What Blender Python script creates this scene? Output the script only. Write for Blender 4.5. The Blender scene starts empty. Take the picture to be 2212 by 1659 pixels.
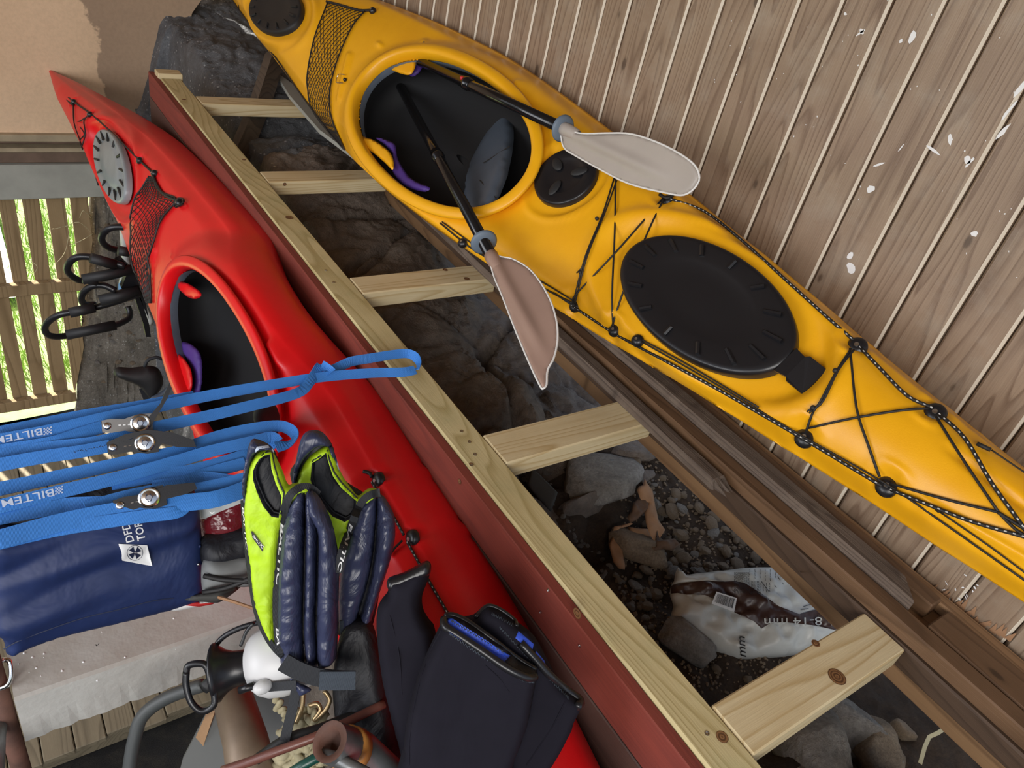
import bpy, bmesh, math, random
from math import sin, cos, pi, radians, sqrt
from mathutils import Vector, Matrix, noise
from mathutils.geometry import delaunay_2d_cdt
random.seed(7)
SC = bpy.context.scene
COL = SC.collection
V = Vector
# ------------------------------------------------------------------ camera
F = 1627.135
RT = V((0.81641838, -0.53970031, 0.2053889))     # image right, in the room's axes
DN = V((-0.17145923, -0.56619478, -0.8062414))   # image down
FW = V((0.55141887, 0.62301448, -0.55478842))    # looking direction
cam = bpy.data.cameras.new('camera')
camo = bpy.data.objects.new('camera', cam); COL.objects.link(camo)
cam.sensor_width = 36; cam.lens = F/2212*36; cam.clip_start = .05; cam.clip_end = 100
camo.matrix_world = Matrix(((RT.x, -DN.x, -FW.x, 0), (RT.y, -DN.y, -FW.y, 0), (RT.z, -DN.z, -FW.z, 0), (0, 0, 0, 1)))
SC.camera = camo
# ------------------------------------------------------------------ light
w = bpy.data.worlds.new('world'); SC.world = w; w.use_nodes = True
nt = w.node_tree; nt.nodes.clear()
out = nt.nodes.new('ShaderNodeOutputWorld'); bg = nt.nodes.new('ShaderNodeBackground')
sky = nt.nodes.new('ShaderNodeTexSky'); sky.sky_type = 'NISHITA'; sky.sun_disc = False
sky.sun_elevation = radians(48); sky.sun_rotation = radians(-30); sky.altitude = 50; sky.dust_density = 2.0
hs = nt.nodes.new('ShaderNodeHueSaturation'); hs.inputs['Saturation'].default_value = .55
nt.links.new(sky.outputs[0], hs.inputs['Color']); nt.links.new(hs.outputs[0], bg.inputs[0]); bg.inputs[1].default_value = 0.20
nt.links.new(bg.outputs[0], out.inputs[0])
sun = bpy.data.lights.new('sun', 'SUN'); sun.energy = 14; sun.angle = radians(1.0); sun.color = (1, .95, .86)
suno = bpy.data.objects.new('sun', sun); COL.objects.link(suno)
suno.rotation_euler = (V((-0.35, 1.0, 1.25))).to_track_quat('Z', 'Y').to_euler()
def area(name, loc, target, sx, sy, power, col):
    l = bpy.data.lights.new(name, 'AREA'); l.shape = 'RECTANGLE'; l.size = sx; l.size_y = sy
    l.energy = power; l.color = col
    o = bpy.data.objects.new(name, l); COL.objects.link(o); o.location = loc
    o.rotation_euler = (V(loc)-V(target)).to_track_quat('Z', 'Y').to_euler()
    return o
# daylight entering the open side of the shed behind and left of the camera
area('daylight_opening', (-1.5, -1.7, .5), (.9, 1.1, -1.0), 2.2, 1.2, 86, (1.0, .955, .90))
area('daylight_left_opening', (-2.3, 1.2, -.5), (.4, 3.6, -1.2), 2.2, 1.4, 52, (.97, .97, 1.0))
SC.view_settings.view_transform = 'Standard'; SC.view_settings.look = 'None'
SC.view_settings.exposure = 0.0; SC.view_settings.gamma = 1.0; SC.view_settings.use_curve_mapping = False
# ------------------------------------------------------------------ measuring helpers
def ray(x, y): return RT*((x-1106)/F) + DN*((y-829.5)/F) + FW
def PZ(x, y, z): r = ray(x, y); return r*(z/r.z)
def PX(x, y, v): r = ray(x, y); return r*(v/r.x)
def PY(x, y, v): r = ray(x, y); return r*(v/r.y)
def PD(x, y, d): return ray(x, y)*d
def PP(x, y, p, n): r = ray(x, y); return r*(V(p).dot(n)/r.dot(n))
# ------------------------------------------------------------------ materials
MAT = {}
def nodes(name):
    m = bpy.data.materials.new(name); m.use_nodes = True
    t = m.node_tree; b = t.nodes['Principled BSDF']; MAT[name] = m
    return m, t, b
def ramp(t, fac, stops):
    r = t.nodes.new('ShaderNodeValToRGB'); e = r.color_ramp.elements
    while len(e) < len(stops): e.new(.5)
    for i, (p, c) in enumerate(stops): e[i].position = p; e[i].color = (c[0], c[1], c[2], 1)
    t.links.new(fac, r.inputs[0]); return r.outputs[0]
def tnoise(t, vec, scale, detail=6, rough=.6, dist=0):
    n = t.nodes.new('ShaderNodeTexNoise'); n.inputs['Scale'].default_value = scale
    n.inputs['Detail'].default_value = detail; n.inputs['Roughness'].default_value = rough
    n.inputs['Distortion'].default_value = dist
    if vec is not None: t.links.new(vec, n.inputs['Vector'])
    return n.outputs[0]
def coords(t, scale=(1, 1, 1), rnd=True, rot=(0, 0, 0)):
    tc = t.nodes.new('ShaderNodeTexCoord'); mp = t.nodes.new('ShaderNodeMapping')
    mp.inputs['Scale'].default_value = scale; mp.inputs['Rotation'].default_value = rot
    if rnd:
        oi = t.nodes.new('ShaderNodeObjectInfo'); mu = t.nodes.new('ShaderNodeVectorMath'); mu.operation = 'SCALE'
        cb = t.nodes.new('ShaderNodeCombineXYZ')
        for i in range(3): t.links.new(oi.outputs['Random'], cb.inputs[i])
        t.links.new(cb.outputs[0], mu.inputs[0]); mu.inputs['Scale'].default_value = 13.7
        ad = t.nodes.new('ShaderNodeVectorMath'); ad.operation = 'ADD'
        t.links.new(tc.outputs['Object'], ad.inputs[0]); t.links.new(mu.outputs[0], ad.inputs[1])
        t.links.new(ad.outputs[0], mp.inputs['Vector'])
    else: t.links.new(tc.outputs['Object'], mp.inputs['Vector'])
    return mp.outputs[0]
def bump(t, b, h, strength=.3, dist=.005):
    n = t.nodes.new('ShaderNodeBump'); n.inputs['Strength'].default_value = strength
    n.inputs['Distance'].default_value = dist
    t.links.new(h, n.inputs['Height']); t.links.new(n.outputs[0], b.inputs['Normal'])
def mixc(t, fac, a, b_, mode='MIX'):
    m = t.nodes.new('ShaderNodeMix'); m.data_type = 'RGBA'; m.blend_type = mode
    if isinstance(fac, (int, float)): m.inputs[0].default_value = fac
    else: t.links.new(fac, m.inputs[0])
    for i, c in ((6, a), (7, b_)):
        if isinstance(c, tuple): m.inputs[i].default_value = (c[0], c[1], c[2], 1)
        else: t.links.new(c, m.inputs[i])
    return m.outputs[2]
def wood(name, c_light, c_dark, axis=1, ring=26, rough=.6, stain=None, stainamt=.5, bumps=.25, ringmix=.8, knots=True, dist=3.0):
    m, t, b = nodes(name)
    s = [1, 1, 1]; s[axis] = .10
    co = coords(t, tuple(s))
    s3 = [1, 1, 1]; s3[axis] = .07
    nz = tnoise(t, coords(t, tuple(s3)), ring*.30, 1.2, .45)
    mu = t.nodes.new('ShaderNodeMath'); mu.operation = 'MULTIPLY'; t.links.new(nz, mu.inputs[0]); mu.inputs[1].default_value = dist*7
    fr = t.nodes.new('ShaderNodeMath'); fr.operation = 'FRACT'; t.links.new(mu.outputs[0], fr.inputs[0])
    wv = fr
    s2 = [1, 1, 1]; s2[axis] = .035
    co2 = coords(t, tuple(s2))
    fine = tnoise(t, co2, 260, 3, .7)
    base = ramp(t, wv.outputs[0], [(.0, c_light), (.55, tuple(a*.8+b_*.2 for a, b_ in zip(c_light, c_dark))), (.86, c_dark), (.98, c_light)])
    plain = ramp(t, fine, [(.3, c_light), (.75, c_dark)])
    c = mixc(t, 1-ringmix, base, plain)
    big = tnoise(t, coords(t), 5, 4, .6)
    c = mixc(t, ramp(t, big, [(.35, (0, 0, 0)), (.75, (.45, .45, .45))]), c, c_dark)
    if stain:
        c = mixc(t, ramp(t, tnoise(t, coords(t), 9, 6, .65), [(.5, (0, 0, 0)), (.7, (stainamt,)*3)]), c, stain)
    if knots:
        sk = [1, 1, 1]; sk[axis] = .5; sk[0 if axis == 2 else 2] = .02
        vo = t.nodes.new('ShaderNodeTexVoronoi'); vo.inputs['Scale'].default_value = 7.0
        t.links.new(coords(t, tuple(sk)), vo.inputs['Vector'])
        c = mixc(t, ramp(t, vo.outputs['Distance'], [(.0, (.9,)*3), (.045, (.75,)*3), (.062, (.15,)*3), (.10, (0, 0, 0))]), c, tuple(x*.4 for x in c_dark))
    t.links.new(c, b.inputs['Base Color']); b.inputs['Roughness'].default_value = rough
    bump(t, b, fine, bumps, .002)
    return m
def plain(name, col, rough=.5, metal=0, nscale=0, namt=.15, bmp=0, bscale=200, bdist=.001, spec=None, dark=None):
    m, t, b = nodes(name)
    b.inputs['Roughness'].default_value = rough; b.inputs['Metallic'].default_value = metal
    if spec is not None: b.inputs['Specular IOR Level'].default_value = spec
    if nscale:
        dk = dark or tuple(x*(1-namt) for x in col)
        n = tnoise(t, coords(t), nscale, 5, .6)
        t.links.new(ramp(t, n, [(.3, dk), (.7, col)]), b.inputs['Base Color'])
    else: b.inputs['Base Color'].default_value = (*col, 1)
    if bmp: bump(t, b, tnoise(t, coords(t), bscale, 3, .6), bmp, bdist)
    return m
def fabric(name, col, rough=.7, wave=900, bmp=.3, axis='X', sheen=0, crease=0):
    m, t, b = nodes(name)
    wv = t.nodes.new('ShaderNodeTexWave'); wv.bands_direction = axis
    wv.inputs['Scale'].default_value = wave/20; wv.inputs['Distortion'].default_value = .2
    t.links.new(coords(t, rnd=False), wv.inputs['Vector'])
    n = tnoise(t, coords(t), 14, 5, .6)
    t.links.new(ramp(t, n, [(.3, tuple(x*.8 for x in col)), (.7, col)]), b.inputs['Base Color'])
    b.inputs['Roughness'].default_value = rough
    if name == 'neoprene': b.inputs['Specular IOR Level'].default_value = .18
    if sheen: b.inputs['Sheen Weight'].default_value = sheen
    if crease:
        mx = t.nodes.new('ShaderNodeMath'); mx.operation = 'MULTIPLY_ADD'
        t.links.new(wv.outputs[0], mx.inputs[0]); mx.inputs[1].default_value = .0
        t.links.new(tnoise(t, coords(t, (1, 1, .45)), crease, 4, .55, .8), mx.inputs[2])
        bump(t, b, mx.outputs[0], bmp, .014)
    else: bump(t, b, wv.outputs[0], bmp, .0006)
    return m
# timber
wood('pine_new', (.66, .56, .31), (.40, .31, .13), 1, 30, .62, stain=(.30, .33, .17), stainamt=.25)
wood('pine_cross', (.74, .63, .40), (.50, .36, .17), 0, 30, .62)
wood('painted_red', (.25, .046, .028), (.14, .026, .018), 1, 20, .8, ringmix=.5, knots=False)
wood('painted_dark', (.095, .050, .038), (.05, .025, .02), 1, 14, .6)
wood('shaded_rim', (.085, .050, .030), (.05, .028, .016), 1, 20, .6)  # rim timber wood, the shade on its side face put into the colour
wood('old_brown', (.20, .115, .065), (.10, .052, .030), 1, 22, .55, bumps=.4)
wood('old_orange', (.18, .100, .052), (.095, .050, .024), 1, 20, .5, bumps=.3)
wood('old_tan', (.34, .20, .10), (.18, .10, .05), 1, 20, .55)
wood('old_grey', (.17, .125, .095), (.07, .048, .036), 1, 30, .7, bumps=.8, stain=(.26, .2, .15))
wood('wall_plank', (.35, .255, .175), (.17, .108, .070), 2, 40, .45, stain=(.40, .35, .28), stainamt=.35, bumps=.35, dist=2.2, ringmix=.75)
wood('fence_slat', (.36, .25, .13), (.20, .13, .06), 2, 18, .8)
wood('deck_board', (.27, .22, .14), (.15, .12, .075), 1, 18, .75)
wood('drift', (.10, .075, .055), (.045, .035, .028), 1, 18, .45)
plain('raw_edge', (.70, .62, .50), .45)
plain('dark_gap', (.02, .015, .012), .9)
# plastics
def kayakmat(name, col, dark):
    m, t, b = nodes(name)
    n = tnoise(t, coords(t), 7, 6, .65)
    t.links.new(ramp(t, n, [(.3, dark), (.65, col)]), b.inputs['Base Color'])
    b.inputs['Roughness'].default_value = .36
    bump(t, b, tnoise(t, coords(t), 420, 2, .5), .12, .0012)
    return m
kayakmat('yellow_plastic', (.88, .43, .008), (.80, .37, .006))
kayakmat('red_plastic', (.74, .006, .010), (.68, .005, .008))
plain('black_plastic', (.010, .010, .012), .33, bmp=.08, bscale=500)
plain('black_matt', (.012, .012, .013), .6, bmp=.1, bscale=400)
plain('cockpit_dark', (.0035, .0035, .0045), .8)  # near-black, cockpit shade painted into shell, seat and red backrest
plain('grey_foam', (.16, .20, .26), .8, nscale=30)
plain('grey_lid', (.26, .29, .30), .35, nscale=20, bmp=.06)
plain('seat_grey', (.075, .095, .125), .36, nscale=12, bmp=.1, bscale=300)
plain('purple_foam', (.07, .03, .22), .55)
plain('cord', (.012, .011, .011), .6)
plain('cord_fleck', (.6, .6, .58), .6)
plain('steel', (.55, .55, .54), .28, 1)
plain('steel_dark', (.16, .155, .15), .38, .9)
plain('chrome', (.75, .75, .75), .18, 1)
plain('blade_brown', (.36, .235, .185), .42, nscale=6, namt=.1)
plain('blade_grey', (.42, .37, .33), .42, nscale=5, namt=.12)
plain('blade_edge', (.75, .73, .70), .4)
plain('shaft_black', (.008, .008, .009), .16)
plain('drip_grey', (.13, .17, .22), .5)
# fabric
fabric('strap_blue', (.05, .26, .78), .6, 4200, .5, 'X')
fabric('strap_black', (.018, .02, .025), .7, 4000, .5, 'X')
fabric('strap_grey', (.05, .065, .085), .7, 4600, .8, 'X')
fabric('vest_neon', (.52, .80, .015), .55, 900, .55, 'X', crease=18)
fabric('vest_navy', (.038, .045, .095), .34, 900, .7, 'X', crease=17)
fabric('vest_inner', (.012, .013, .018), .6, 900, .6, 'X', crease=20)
fabric('neoprene', (.011, .010, .017), .85, 900, .25, 'X', crease=9)
fabric('navy_bag', (.014, .030, .115), .55, 1200, .6, 'X', crease=7)
plain('neo_blue', (.03, .09, .62), .55, bmp=.6, bscale=120, bdist=.003)
plain('rubber_edge', (.012, .012, .014), .3)
plain('print_white', (.80, .80, .80), .6)
plain('print_soft', (.62, .72, .90), .6)
plain('print_dark', (.02, .018, .02), .6)
plain('print_navy', (.012, .02, .06), .6)
# ground and walls
def rockmat(name, c1, c2, c3, rough=.5, sc=5, fleck=None):
    m, t, b = nodes(name)
    co = coords(t, rnd=False)
    a = tnoise(t, co, sc, 9, .65, .4)
    c = ramp(t, a, [(.28, c1), (.5, c2), (.74, c3)])
    fine = tnoise(t, co, sc*12, 6, .7)
    c = mixc(t, .55, c, ramp(t, fine, [(.35, (.25, .25, .25)), (.7, (1, 1, 1))]), 'MULTIPLY')
    if fleck:
        vo = t.nodes.new('ShaderNodeTexVoronoi'); vo.inputs['Scale'].default_value = 38
        t.links.new(co, vo.inputs['Vector'])
        c = mixc(t, ramp(t, vo.outputs['Distance'], [(.12, (1, 1, 1)), (.2, (0, 0, 0))]), c, fleck)
    t.links.new(c, b.inputs['Base Color'])
    rr = t.nodes.new('ShaderNodeMapRange'); t.links.new(a, rr.inputs[0])
    rr.inputs[3].default_value = rough-.15; rr.inputs[4].default_value = rough+.25
    t.links.new(rr.outputs[0], b.inputs['Roughness'])
    bump(t, b, fine, .8, .018)
    return m
rockmat('bedrock', (.11, .083, .064), (.22, .172, .137), (.36, .30, .245), .42, 3.5)
rockmat('rubble_concrete', (.10, .10, .105), (.17, .175, .185), (.28, .29, .305), .5, 7, (.42, .42, .42))
rockmat('soil', (.035, .021, .012), (.070, .043, .025), (.13, .083, .050), .85, 9)
rockmat('stone_grey', (.20, .175, .15), (.40, .36, .315), (.64, .60, .55), .6, 9)
rockmat('stone_tan', (.25, .175, .11), (.42, .31, .205), (.58, .46, .33), .75, 14)
rockmat('bank_dirt', (.16, .14, .112), (.28, .245, .20), (.42, .38, .32), .9, 8, (.40, .38, .34))
rockmat('mulch', (.018, .017, .018), (.035, .032, .028), (.075, .065, .05), .85, 16)
def plaster():
    m, t, b = nodes('plaster')
    co = coords(t, rnd=False)
    c = ramp(t, tnoise(t, co, 1.3, 5, .55), [(.3, (.66, .46, .29)), (.7, (.80, .57, .37))])
    # damp tide mark: an irregular darker stain in the plaster near its right end
    sx = t.nodes.new('ShaderNodeSeparateXYZ'); t.links.new(co, sx.inputs[0])
    n = tnoise(t, co, 3.0, 6, .6)
    ad = t.nodes.new('ShaderNodeMath'); ad.operation = 'MULTIPLY_ADD'; t.links.new(n, ad.inputs[0]); ad.inputs[1].default_value = .55
    sb = t.nodes.new('ShaderNodeMath'); sb.operation = 'SUBTRACT'; t.links.new(sx.outputs[0], sb.inputs[0]); sb.inputs[1].default_value = 1.38
    t.links.new(sb.outputs[0], ad.inputs[2])
    st = ramp(t, ad.outputs[0], [(.0, (0, 0, 0)), (.40, (0, 0, 0)), (.415, (1, 1, 1)), (1, (.7,)*3)])
    c = mixc(t, st, c, (.36, .25, .165))
    fine = tnoise(t, co, 60, 5, .6)
    c = mixc(t, .25, c, ramp(t, fine, [(.3, (.6, .6, .6)), (.6, (1, 1, 1))]), 'MULTIPLY')
    t.links.new(c, b.inputs['Base Color']); b.inputs['Roughness'].default_value = .9
    bump(t, b, fine, .3, .003)
plaster()
plain('sill_paint', (.40, .40, .35), .55, nscale=8, namt=.2, bmp=.1, bscale=80)
plain('sill_brown', (.20, .13, .09), .6, nscale=8, namt=.4)
plain('sill_tan', (.42, .34, .22), .7, nscale=12, namt=.3)
plain('slab', (.44, .43, .40), .75, nscale=6, namt=.25, bmp=.4, bscale=35, bdist=.004, dark=(.33, .29, .25))
plain('slab_front', (.58, .57, .53), .8, nscale=9, namt=.2, bmp=.5, bscale=35, bdist=.004)
plain('rust', (.13, .055, .035), .7, nscale=20, namt=.5, bmp=.3)
plain('tube_grey', (.055, .06, .06), .5, nscale=20)
plain('galv', (.26, .27, .27), .42, .6, nscale=14, namt=.5, bmp=.2, bscale=90)
plain('pipe_brown', (.22, .16, .11), .5, .3, nscale=10, namt=.4)
plain('orange_tape', (.62, .28, .07), .3, nscale=15)
plain('white_plastic', (.60, .60, .60), .38)
plain('panel_grey', (.11, .115, .11), .6, nscale=8)
plain('copper_hose', (.16, .06, .045), .35, nscale=12)
plain('green_hose', (.01, .06, .045), .3)
plain('rope_cream', (.42, .37, .23), .85, nscale=60, namt=.3)
plain('brass', (.45, .33, .18), .35, .8)
plain('sack_white', (.62, .63, .60), .38, nscale=6, namt=.15, bmp=.35, bscale=16, bdist=.012)
plain('sack_brown', (.055, .026, .020), .35, bmp=.35, bscale=16, bdist=.012)
plain('card', (.42, .23, .12), .8, nscale=14, namt=.3)
plain('leaf', (.15, .085, .05), .8, nscale=20, namt=.4)
plain('slate', (.055, .055, .052), .7, bmp=.2)
plain('grass', (.40, .62, .14), .6, nscale=30, namt=.5)
plain('lawn', (.42, .56, .22), .9, nscale=12, namt=.4)
plain('path_pale', (.75, .73, .68), .9, nscale=4, namt=.2)
plain('straw', (.62, .54, .32), .8)
plain('mesh_grey', (.20, .21, .21), .8, nscale=40)
plain('clear_film', (.55, .58, .58), .12)
plain('dark_red_film', (.14, .012, .018), .2, bmp=.5, bscale=30, bdist=.01)
plain('pack_red', (.55, .03, .03), .4)
plain('blue_print', (.12, .30, .62), .5)
# ------------------------------------------------------------------ mesh helpers
def part(name, verts, faces, mat, parent=None, smooth=False, label=None, cat=None, group=None, kind=None, mats=None, mi=None):
    verts = [V(v) for v in verts]
    lo = V((min(v.x for v in verts), min(v.y for v in verts), min(v.z for v in verts)))
    hi = V((max(v.x for v in verts), max(v.y for v in verts), max(v.z for v in verts)))
    c = (lo+hi)/2
    if parent is None: c.z = lo.z
    me = bpy.data.meshes.new(name); me.from_pydata([v-c for v in verts], [], faces)
    if mats:
        for m in mats: me.materials.append(MAT[m])
        for p, i in zip(me.polygons, mi): p.material_index = i
    else: me.materials.append(MAT[mat])
    if smooth: me.polygons.foreach_set('use_smooth', [True]*len(me.polygons))
    me.update()
    o = bpy.data.objects.new(name, me); COL.objects.link(o)
    o['_c'] = c
    if parent is not None: o.parent = parent; o.location = c-wloc(parent)
    else: o.location = c
    props(o, label, cat, group, kind)
    return o
def wloc(o):
    p = V(o.location)
    while o.parent: o = o.parent; p = p+V(o.location)
    return p
def props(o, label=None, cat=None, group=None, kind=None):
    if '_c' in o: del o['_c']
    if label: o['label'] = label
    if cat: o['category'] = cat
    if group: o['group'] = group
    if kind: o['kind'] = kind
def thing(name, loc, label=None, cat=None, group=None, kind=None):
    o = bpy.data.objects.new(name, None); COL.objects.link(o); o.location = V(loc); o.empty_display_size = .1
    props(o, label, cat, group, kind); return o
def boxv(x0, x1, y0, y1, z0, z1, bev=.003):
    bm = bmesh.new(); bmesh.ops.create_cube(bm, size=1)
    for v in bm.verts: v.co = V(((x0+x1)/2+v.co.x*(x1-x0), (y0+y1)/2+v.co.y*(y1-y0), (z0+z1)/2+v.co.z*(z1-z0)))
    if bev: bmesh.ops.bevel(bm, geom=list(bm.edges), offset=bev, segments=1, affect='EDGES')
    bm.verts.ensure_lookup_table()
    vs = [v.co.copy() for v in bm.verts]; fs = [[v.index for v in f.verts] for f in bm.faces]; bm.free()
    return vs, fs
def box(name, dims, mat, parent=None, bev=.003, **k):
    vs, fs = boxv(*dims, bev); return part(name, vs, fs, mat, parent, **k)
class MB:
    def __init__(s): s.v = []; s.f = []; s.m = []
    def add(s, vf, mi=0):
        n = len(s.v); s.v += [V(v) for v in vf[0]]; s.f += [[i+n for i in f] for f in vf[1]]; s.m += [mi]*len(vf[1]); return s
    def build(s, name, mat, parent=None, mats=None, **k):
        return part(name, s.v, s.f, mat, parent, mats=mats, mi=s.m if mats else None, **k)
def smoothpath(pts, n=6):
    pts = [V(p) for p in pts]
    if len(pts) < 3: return pts
    P = [pts[0]*2-pts[1]]+pts+[pts[-1]*2-pts[-2]]; r = []
    for i in range(1, len(P)-2):
        a, b, c, d = P[i-1], P[i], P[i+1], P[i+2]
        for k in range(n):
            t = k/n
            r.append(.5*((2*b)+(c-a)*t+(2*a-5*b+4*c-d)*t*t+(3*b-a-3*c+d)*t*t*t))
    r.append(pts[-1]); return r
def tube(pts, r, n=8, caps=True, sm=0):
    n0 = len(pts)
    if sm: pts = smoothpath(pts, sm)
    pts = [V(p) for p in pts]; vs = []; fs = []
    if isinstance(r, (list, tuple)) and len(r) != len(pts):
        rr_ = []
        for i in range(len(pts)):
            f_ = i/(len(pts)-1)*(n0-1); j = min(int(f_), n0-2); rr_.append(r[j]+(r[j+1]-r[j])*(f_-j))
        r = rr_
    up = V((.13, .2, 1)).normalized(); N = len(pts)
    for i, p in enumerate(pts):
        d = (pts[min(i+1, N-1)]-pts[max(i-1, 0)])
        d = d.normalized() if d.length > 1e-9 else V((0, 0, 1))
        a = d.cross(up)
        if a.length < .05: a = d.cross(V((1, 0, 0)))
        a.normalize(); b = d.cross(a).normalized(); up = -b if False else up
        rr = r[i] if isinstance(r, (list, tuple)) else r
        for k in range(n): vs.append(p+a*(rr*cos(2*pi*k/n))+b*(rr*sin(2*pi*k/n)))
    for i in range(N-1):
        for k in range(n): fs.append([i*n+k, i*n+(k+1) % n, (i+1)*n+(k+1) % n, (i+1)*n+k])
    if caps: fs.append(list(range(n))[::-1]); fs.append([(N-1)*n+k for k in range(n)])
    return vs, fs
def ribbon(pts, widths, normal=None, th=.0015, wdirs=None):
    """a flat band along pts; wdirs gives the width direction at each point"""
    N = len(pts); vs = []; fs = []
    for i, p in enumerate(pts):
        d = (pts[min(i+1, N-1)]-pts[max(i-1, 0)]).normalized()
        wd = wdirs[i] if wdirs else d.cross(normal).normalized()
        wd = (wd-d*wd.dot(d)).normalized(); nn = wd.cross(d).normalized()
        w_ = widths[i] if isinstance(widths, (list, tuple)) else widths
        for a, b in ((-1, -1), (1, -1), (1, 1), (-1, 1)): vs.append(p+wd*(a*w_/2)+nn*(b*th/2))
    for i in range(N-1):
        for k in range(4): fs.append([i*4+k, i*4+(k+1) % 4, (i+1)*4+(k+1) % 4, (i+1)*4+k])
    fs.append([3, 2, 1, 0]); fs.append([(N-1)*4+k for k in range(4)])
    return vs, fs
def lathe(prof, c, ax, n=24, close=False):
    ax = V(ax).normalized(); a = ax.orthogonal().normalized(); b = ax.cross(a); vs = []; fs = []
    for (t, r) in prof:
        for k in range(n): vs.append(V(c)+ax*t+a*(r*cos(2*pi*k/n))+b*(r*sin(2*pi*k/n)))
    for i in range(len(prof)-1):
        for k in range(n): fs.append([i*n+k, i*n+(k+1) % n, (i+1)*n+(k+1) % n, (i+1)*n+k])
    if close: fs.append(list(range(n))[::-1]); fs.append([(len(prof)-1)*n+k for k in range(n)])
    return vs, fs
def sphere(c, r, seg=10, rings=7, sc=(1, 1, 1)):
    vs = []; fs = []
    for i in range(rings+1):
        th = pi*i/rings
        for k in range(seg):
            ph = 2*pi*k/seg; vs.append(V(c)+V((r*sc[0]*sin(th)*cos(ph), r*sc[1]*sin(th)*sin(ph), r*sc[2]*cos(th))))
    for i in range(rings):
        for k in range(seg): fs.append([i*seg+k, i*seg+(k+1) % seg, (i+1)*seg+(k+1) % seg, (i+1)*seg+k])
    return vs, fs
def spline2(pts, n=5, closed=True):
    N = len(pts); r = []
    for i in range(N if closed else N-1):
        a, b, c, d = [V(pts[(i+j) % N]).to_2d() if closed else V(pts[min(max(i+j, 0), N-1)]).to_2d() for j in (-1, 0, 1, 2)]
        for k in range(n):
            t = k/n; r.append(.5*((2*b)+(c-a)*t+(2*a-5*b+4*c-d)*t*t+(3*b-a-3*c+d)*t*t*t))
    if not closed: r.append(V(pts[-1]).to_2d())
    return r
def inside(p, poly):
    x, y = p[0], p[1]; c = False; j = len(poly)-1
    for i in range(len(poly)):
        xi, yi = poly[i][0], poly[i][1]; xj, yj = poly[j][0], poly[j][1]
        if (yi > y) != (yj > y) and x < (xj-xi)*(y-yi)/(yj-yi)+xi: c = not c
        j = i
    return c
def dseg(p, poly):
    best = 1e9; N = len(poly)
    for i in range(N):
        a = poly[i]; b = poly[(i+1) % N]; dx, dy = b[0]-a[0], b[1]-a[1]; L = dx*dx+dy*dy
        t = 0 if L == 0 else max(0, min(1, ((p[0]-a[0])*dx+(p[1]-a[1])*dy)/L))
        d = (p[0]-a[0]-t*dx)**2+(p[1]-a[1]-t*dy)**2
        if d < best: best = d
    return sqrt(best)
def pillow(outline, point, normal, th=.02, back=.3, step=10, edge=None, smooth_n=4, wrinkle=0, wfreq=12, wdir=None,
           zones=(), bend=None, seamf=None):
    """A soft body: outline measured on the plane (point, normal), filled and swollen to a real thickness on both sides.
    edge: distance over which the swelling rises. zones: polygons printed in another colour."""
    n = V(normal).normalized(); point = V(point)
    ol = spline2(outline, smooth_n) if smooth_n > 1 else [V(p) for p in outline]
    ol = [V((p[0], p[1])) for p in ol]
    mx = max(dseg(p, ol) for p in [(sum(q.x for q in ol)/len(ol), sum(q.y for q in ol)/len(ol))])
    pts = [V((p.x, p.y)) for p in ol]; edges = [(i, (i+1) % len(ol)) for i in range(len(ol))]
    for z, _ in zones:
        b0 = len(pts); pts += [V((p[0], p[1])) for p in z]; edges += [(b0+i, b0+(i+1) % len(z)) for i in range(len(z))]
    x0, x1 = min(p.x for p in ol), max(p.x for p in ol); y0, y1 = min(p.y for p in ol), max(p.y for p in ol)
    y = y0+step/2; row = 0
    while y < y1:
        x = x0+step*(.5 if row % 2 else 0)
        while x < x1:
            if inside((x, y), ol) and dseg((x, y), ol) > step*.45: pts.append(V((x+random.uniform(-.1, .1)*step, y+random.uniform(-.1, .1)*step)))
            x += step
        y += step*.87; row += 1
    vv, ee, ff, _, _, _ = delaunay_2d_cdt(pts, edges, [], 1, 1e-4)
    ff = [f for f in ff if inside(((vv[f[0]].x+vv[f[1]].x+vv[f[2]].x)/3, (vv[f[0]].y+vv[f[1]].y+vv[f[2]].y)/3), ol)]
    ds = [dseg(p, ol) for p in vv]; dm = max(ds+[1e-6])
    e = edge or dm
    front = []; backv = []; bidx = {}
    for i, p in enumerate(vv):
        w0 = PP(p.x, p.y, point, n); k = min(1, ds[i]/e); h = sqrt(max(0, 1-(1-k)**2))
        if bend: w0 = w0+n*bend(p.x, p.y)
        wr = 0
        if wrinkle:
            q = w0*wfreq
            if wdir: q = q-V(wdir)*(q.dot(V(wdir))*.8)
            wr = (noise.fractal(q, 1.0, 2.0, 3)+.6*abs(noise.noise(q*1.7)))*wrinkle*min(1, ds[i]/e*2.0)
        if seamf: wr += seamf(p.x, p.y)*min(1, ds[i]/e*2)
        front.append(w0+n*(th*h*(1-back)+wr))
        backv.append(w0-n*(th*h*back+.0015*(1 if ds[i] > .5 else 0)))
    N = len(vv); vs = list(front); back_i = []
    for i in range(N):
        if ds[i] < .5: back_i.append(i)
        else: back_i.append(len(vs)); vs.append(backv[i])
    fs = []; mi = []
    for f in ff:
        a, b, c = f; cx = (vv[a].x+vv[b].x+vv[c].x)/3; cy = (vv[a].y+vv[b].y+vv[c].y)/3
        nn = (vs[b]-vs[a]).cross(vs[c]-vs[a]); f2 = [a, b, c] if nn.dot(n) > 0 else [a, c, b]
        m = 0
        for zi, (z, zm) in enumerate(zones):
            if inside((cx, cy), z): m = zm
        fs.append(f2); mi.append(m)
        g = [back_i[j] for j in f2][::-1]
        if len(set(g)) == 3 and set(g) != set(f2): fs.append(g); mi.append(m)
    return vs, fs, mi
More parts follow.
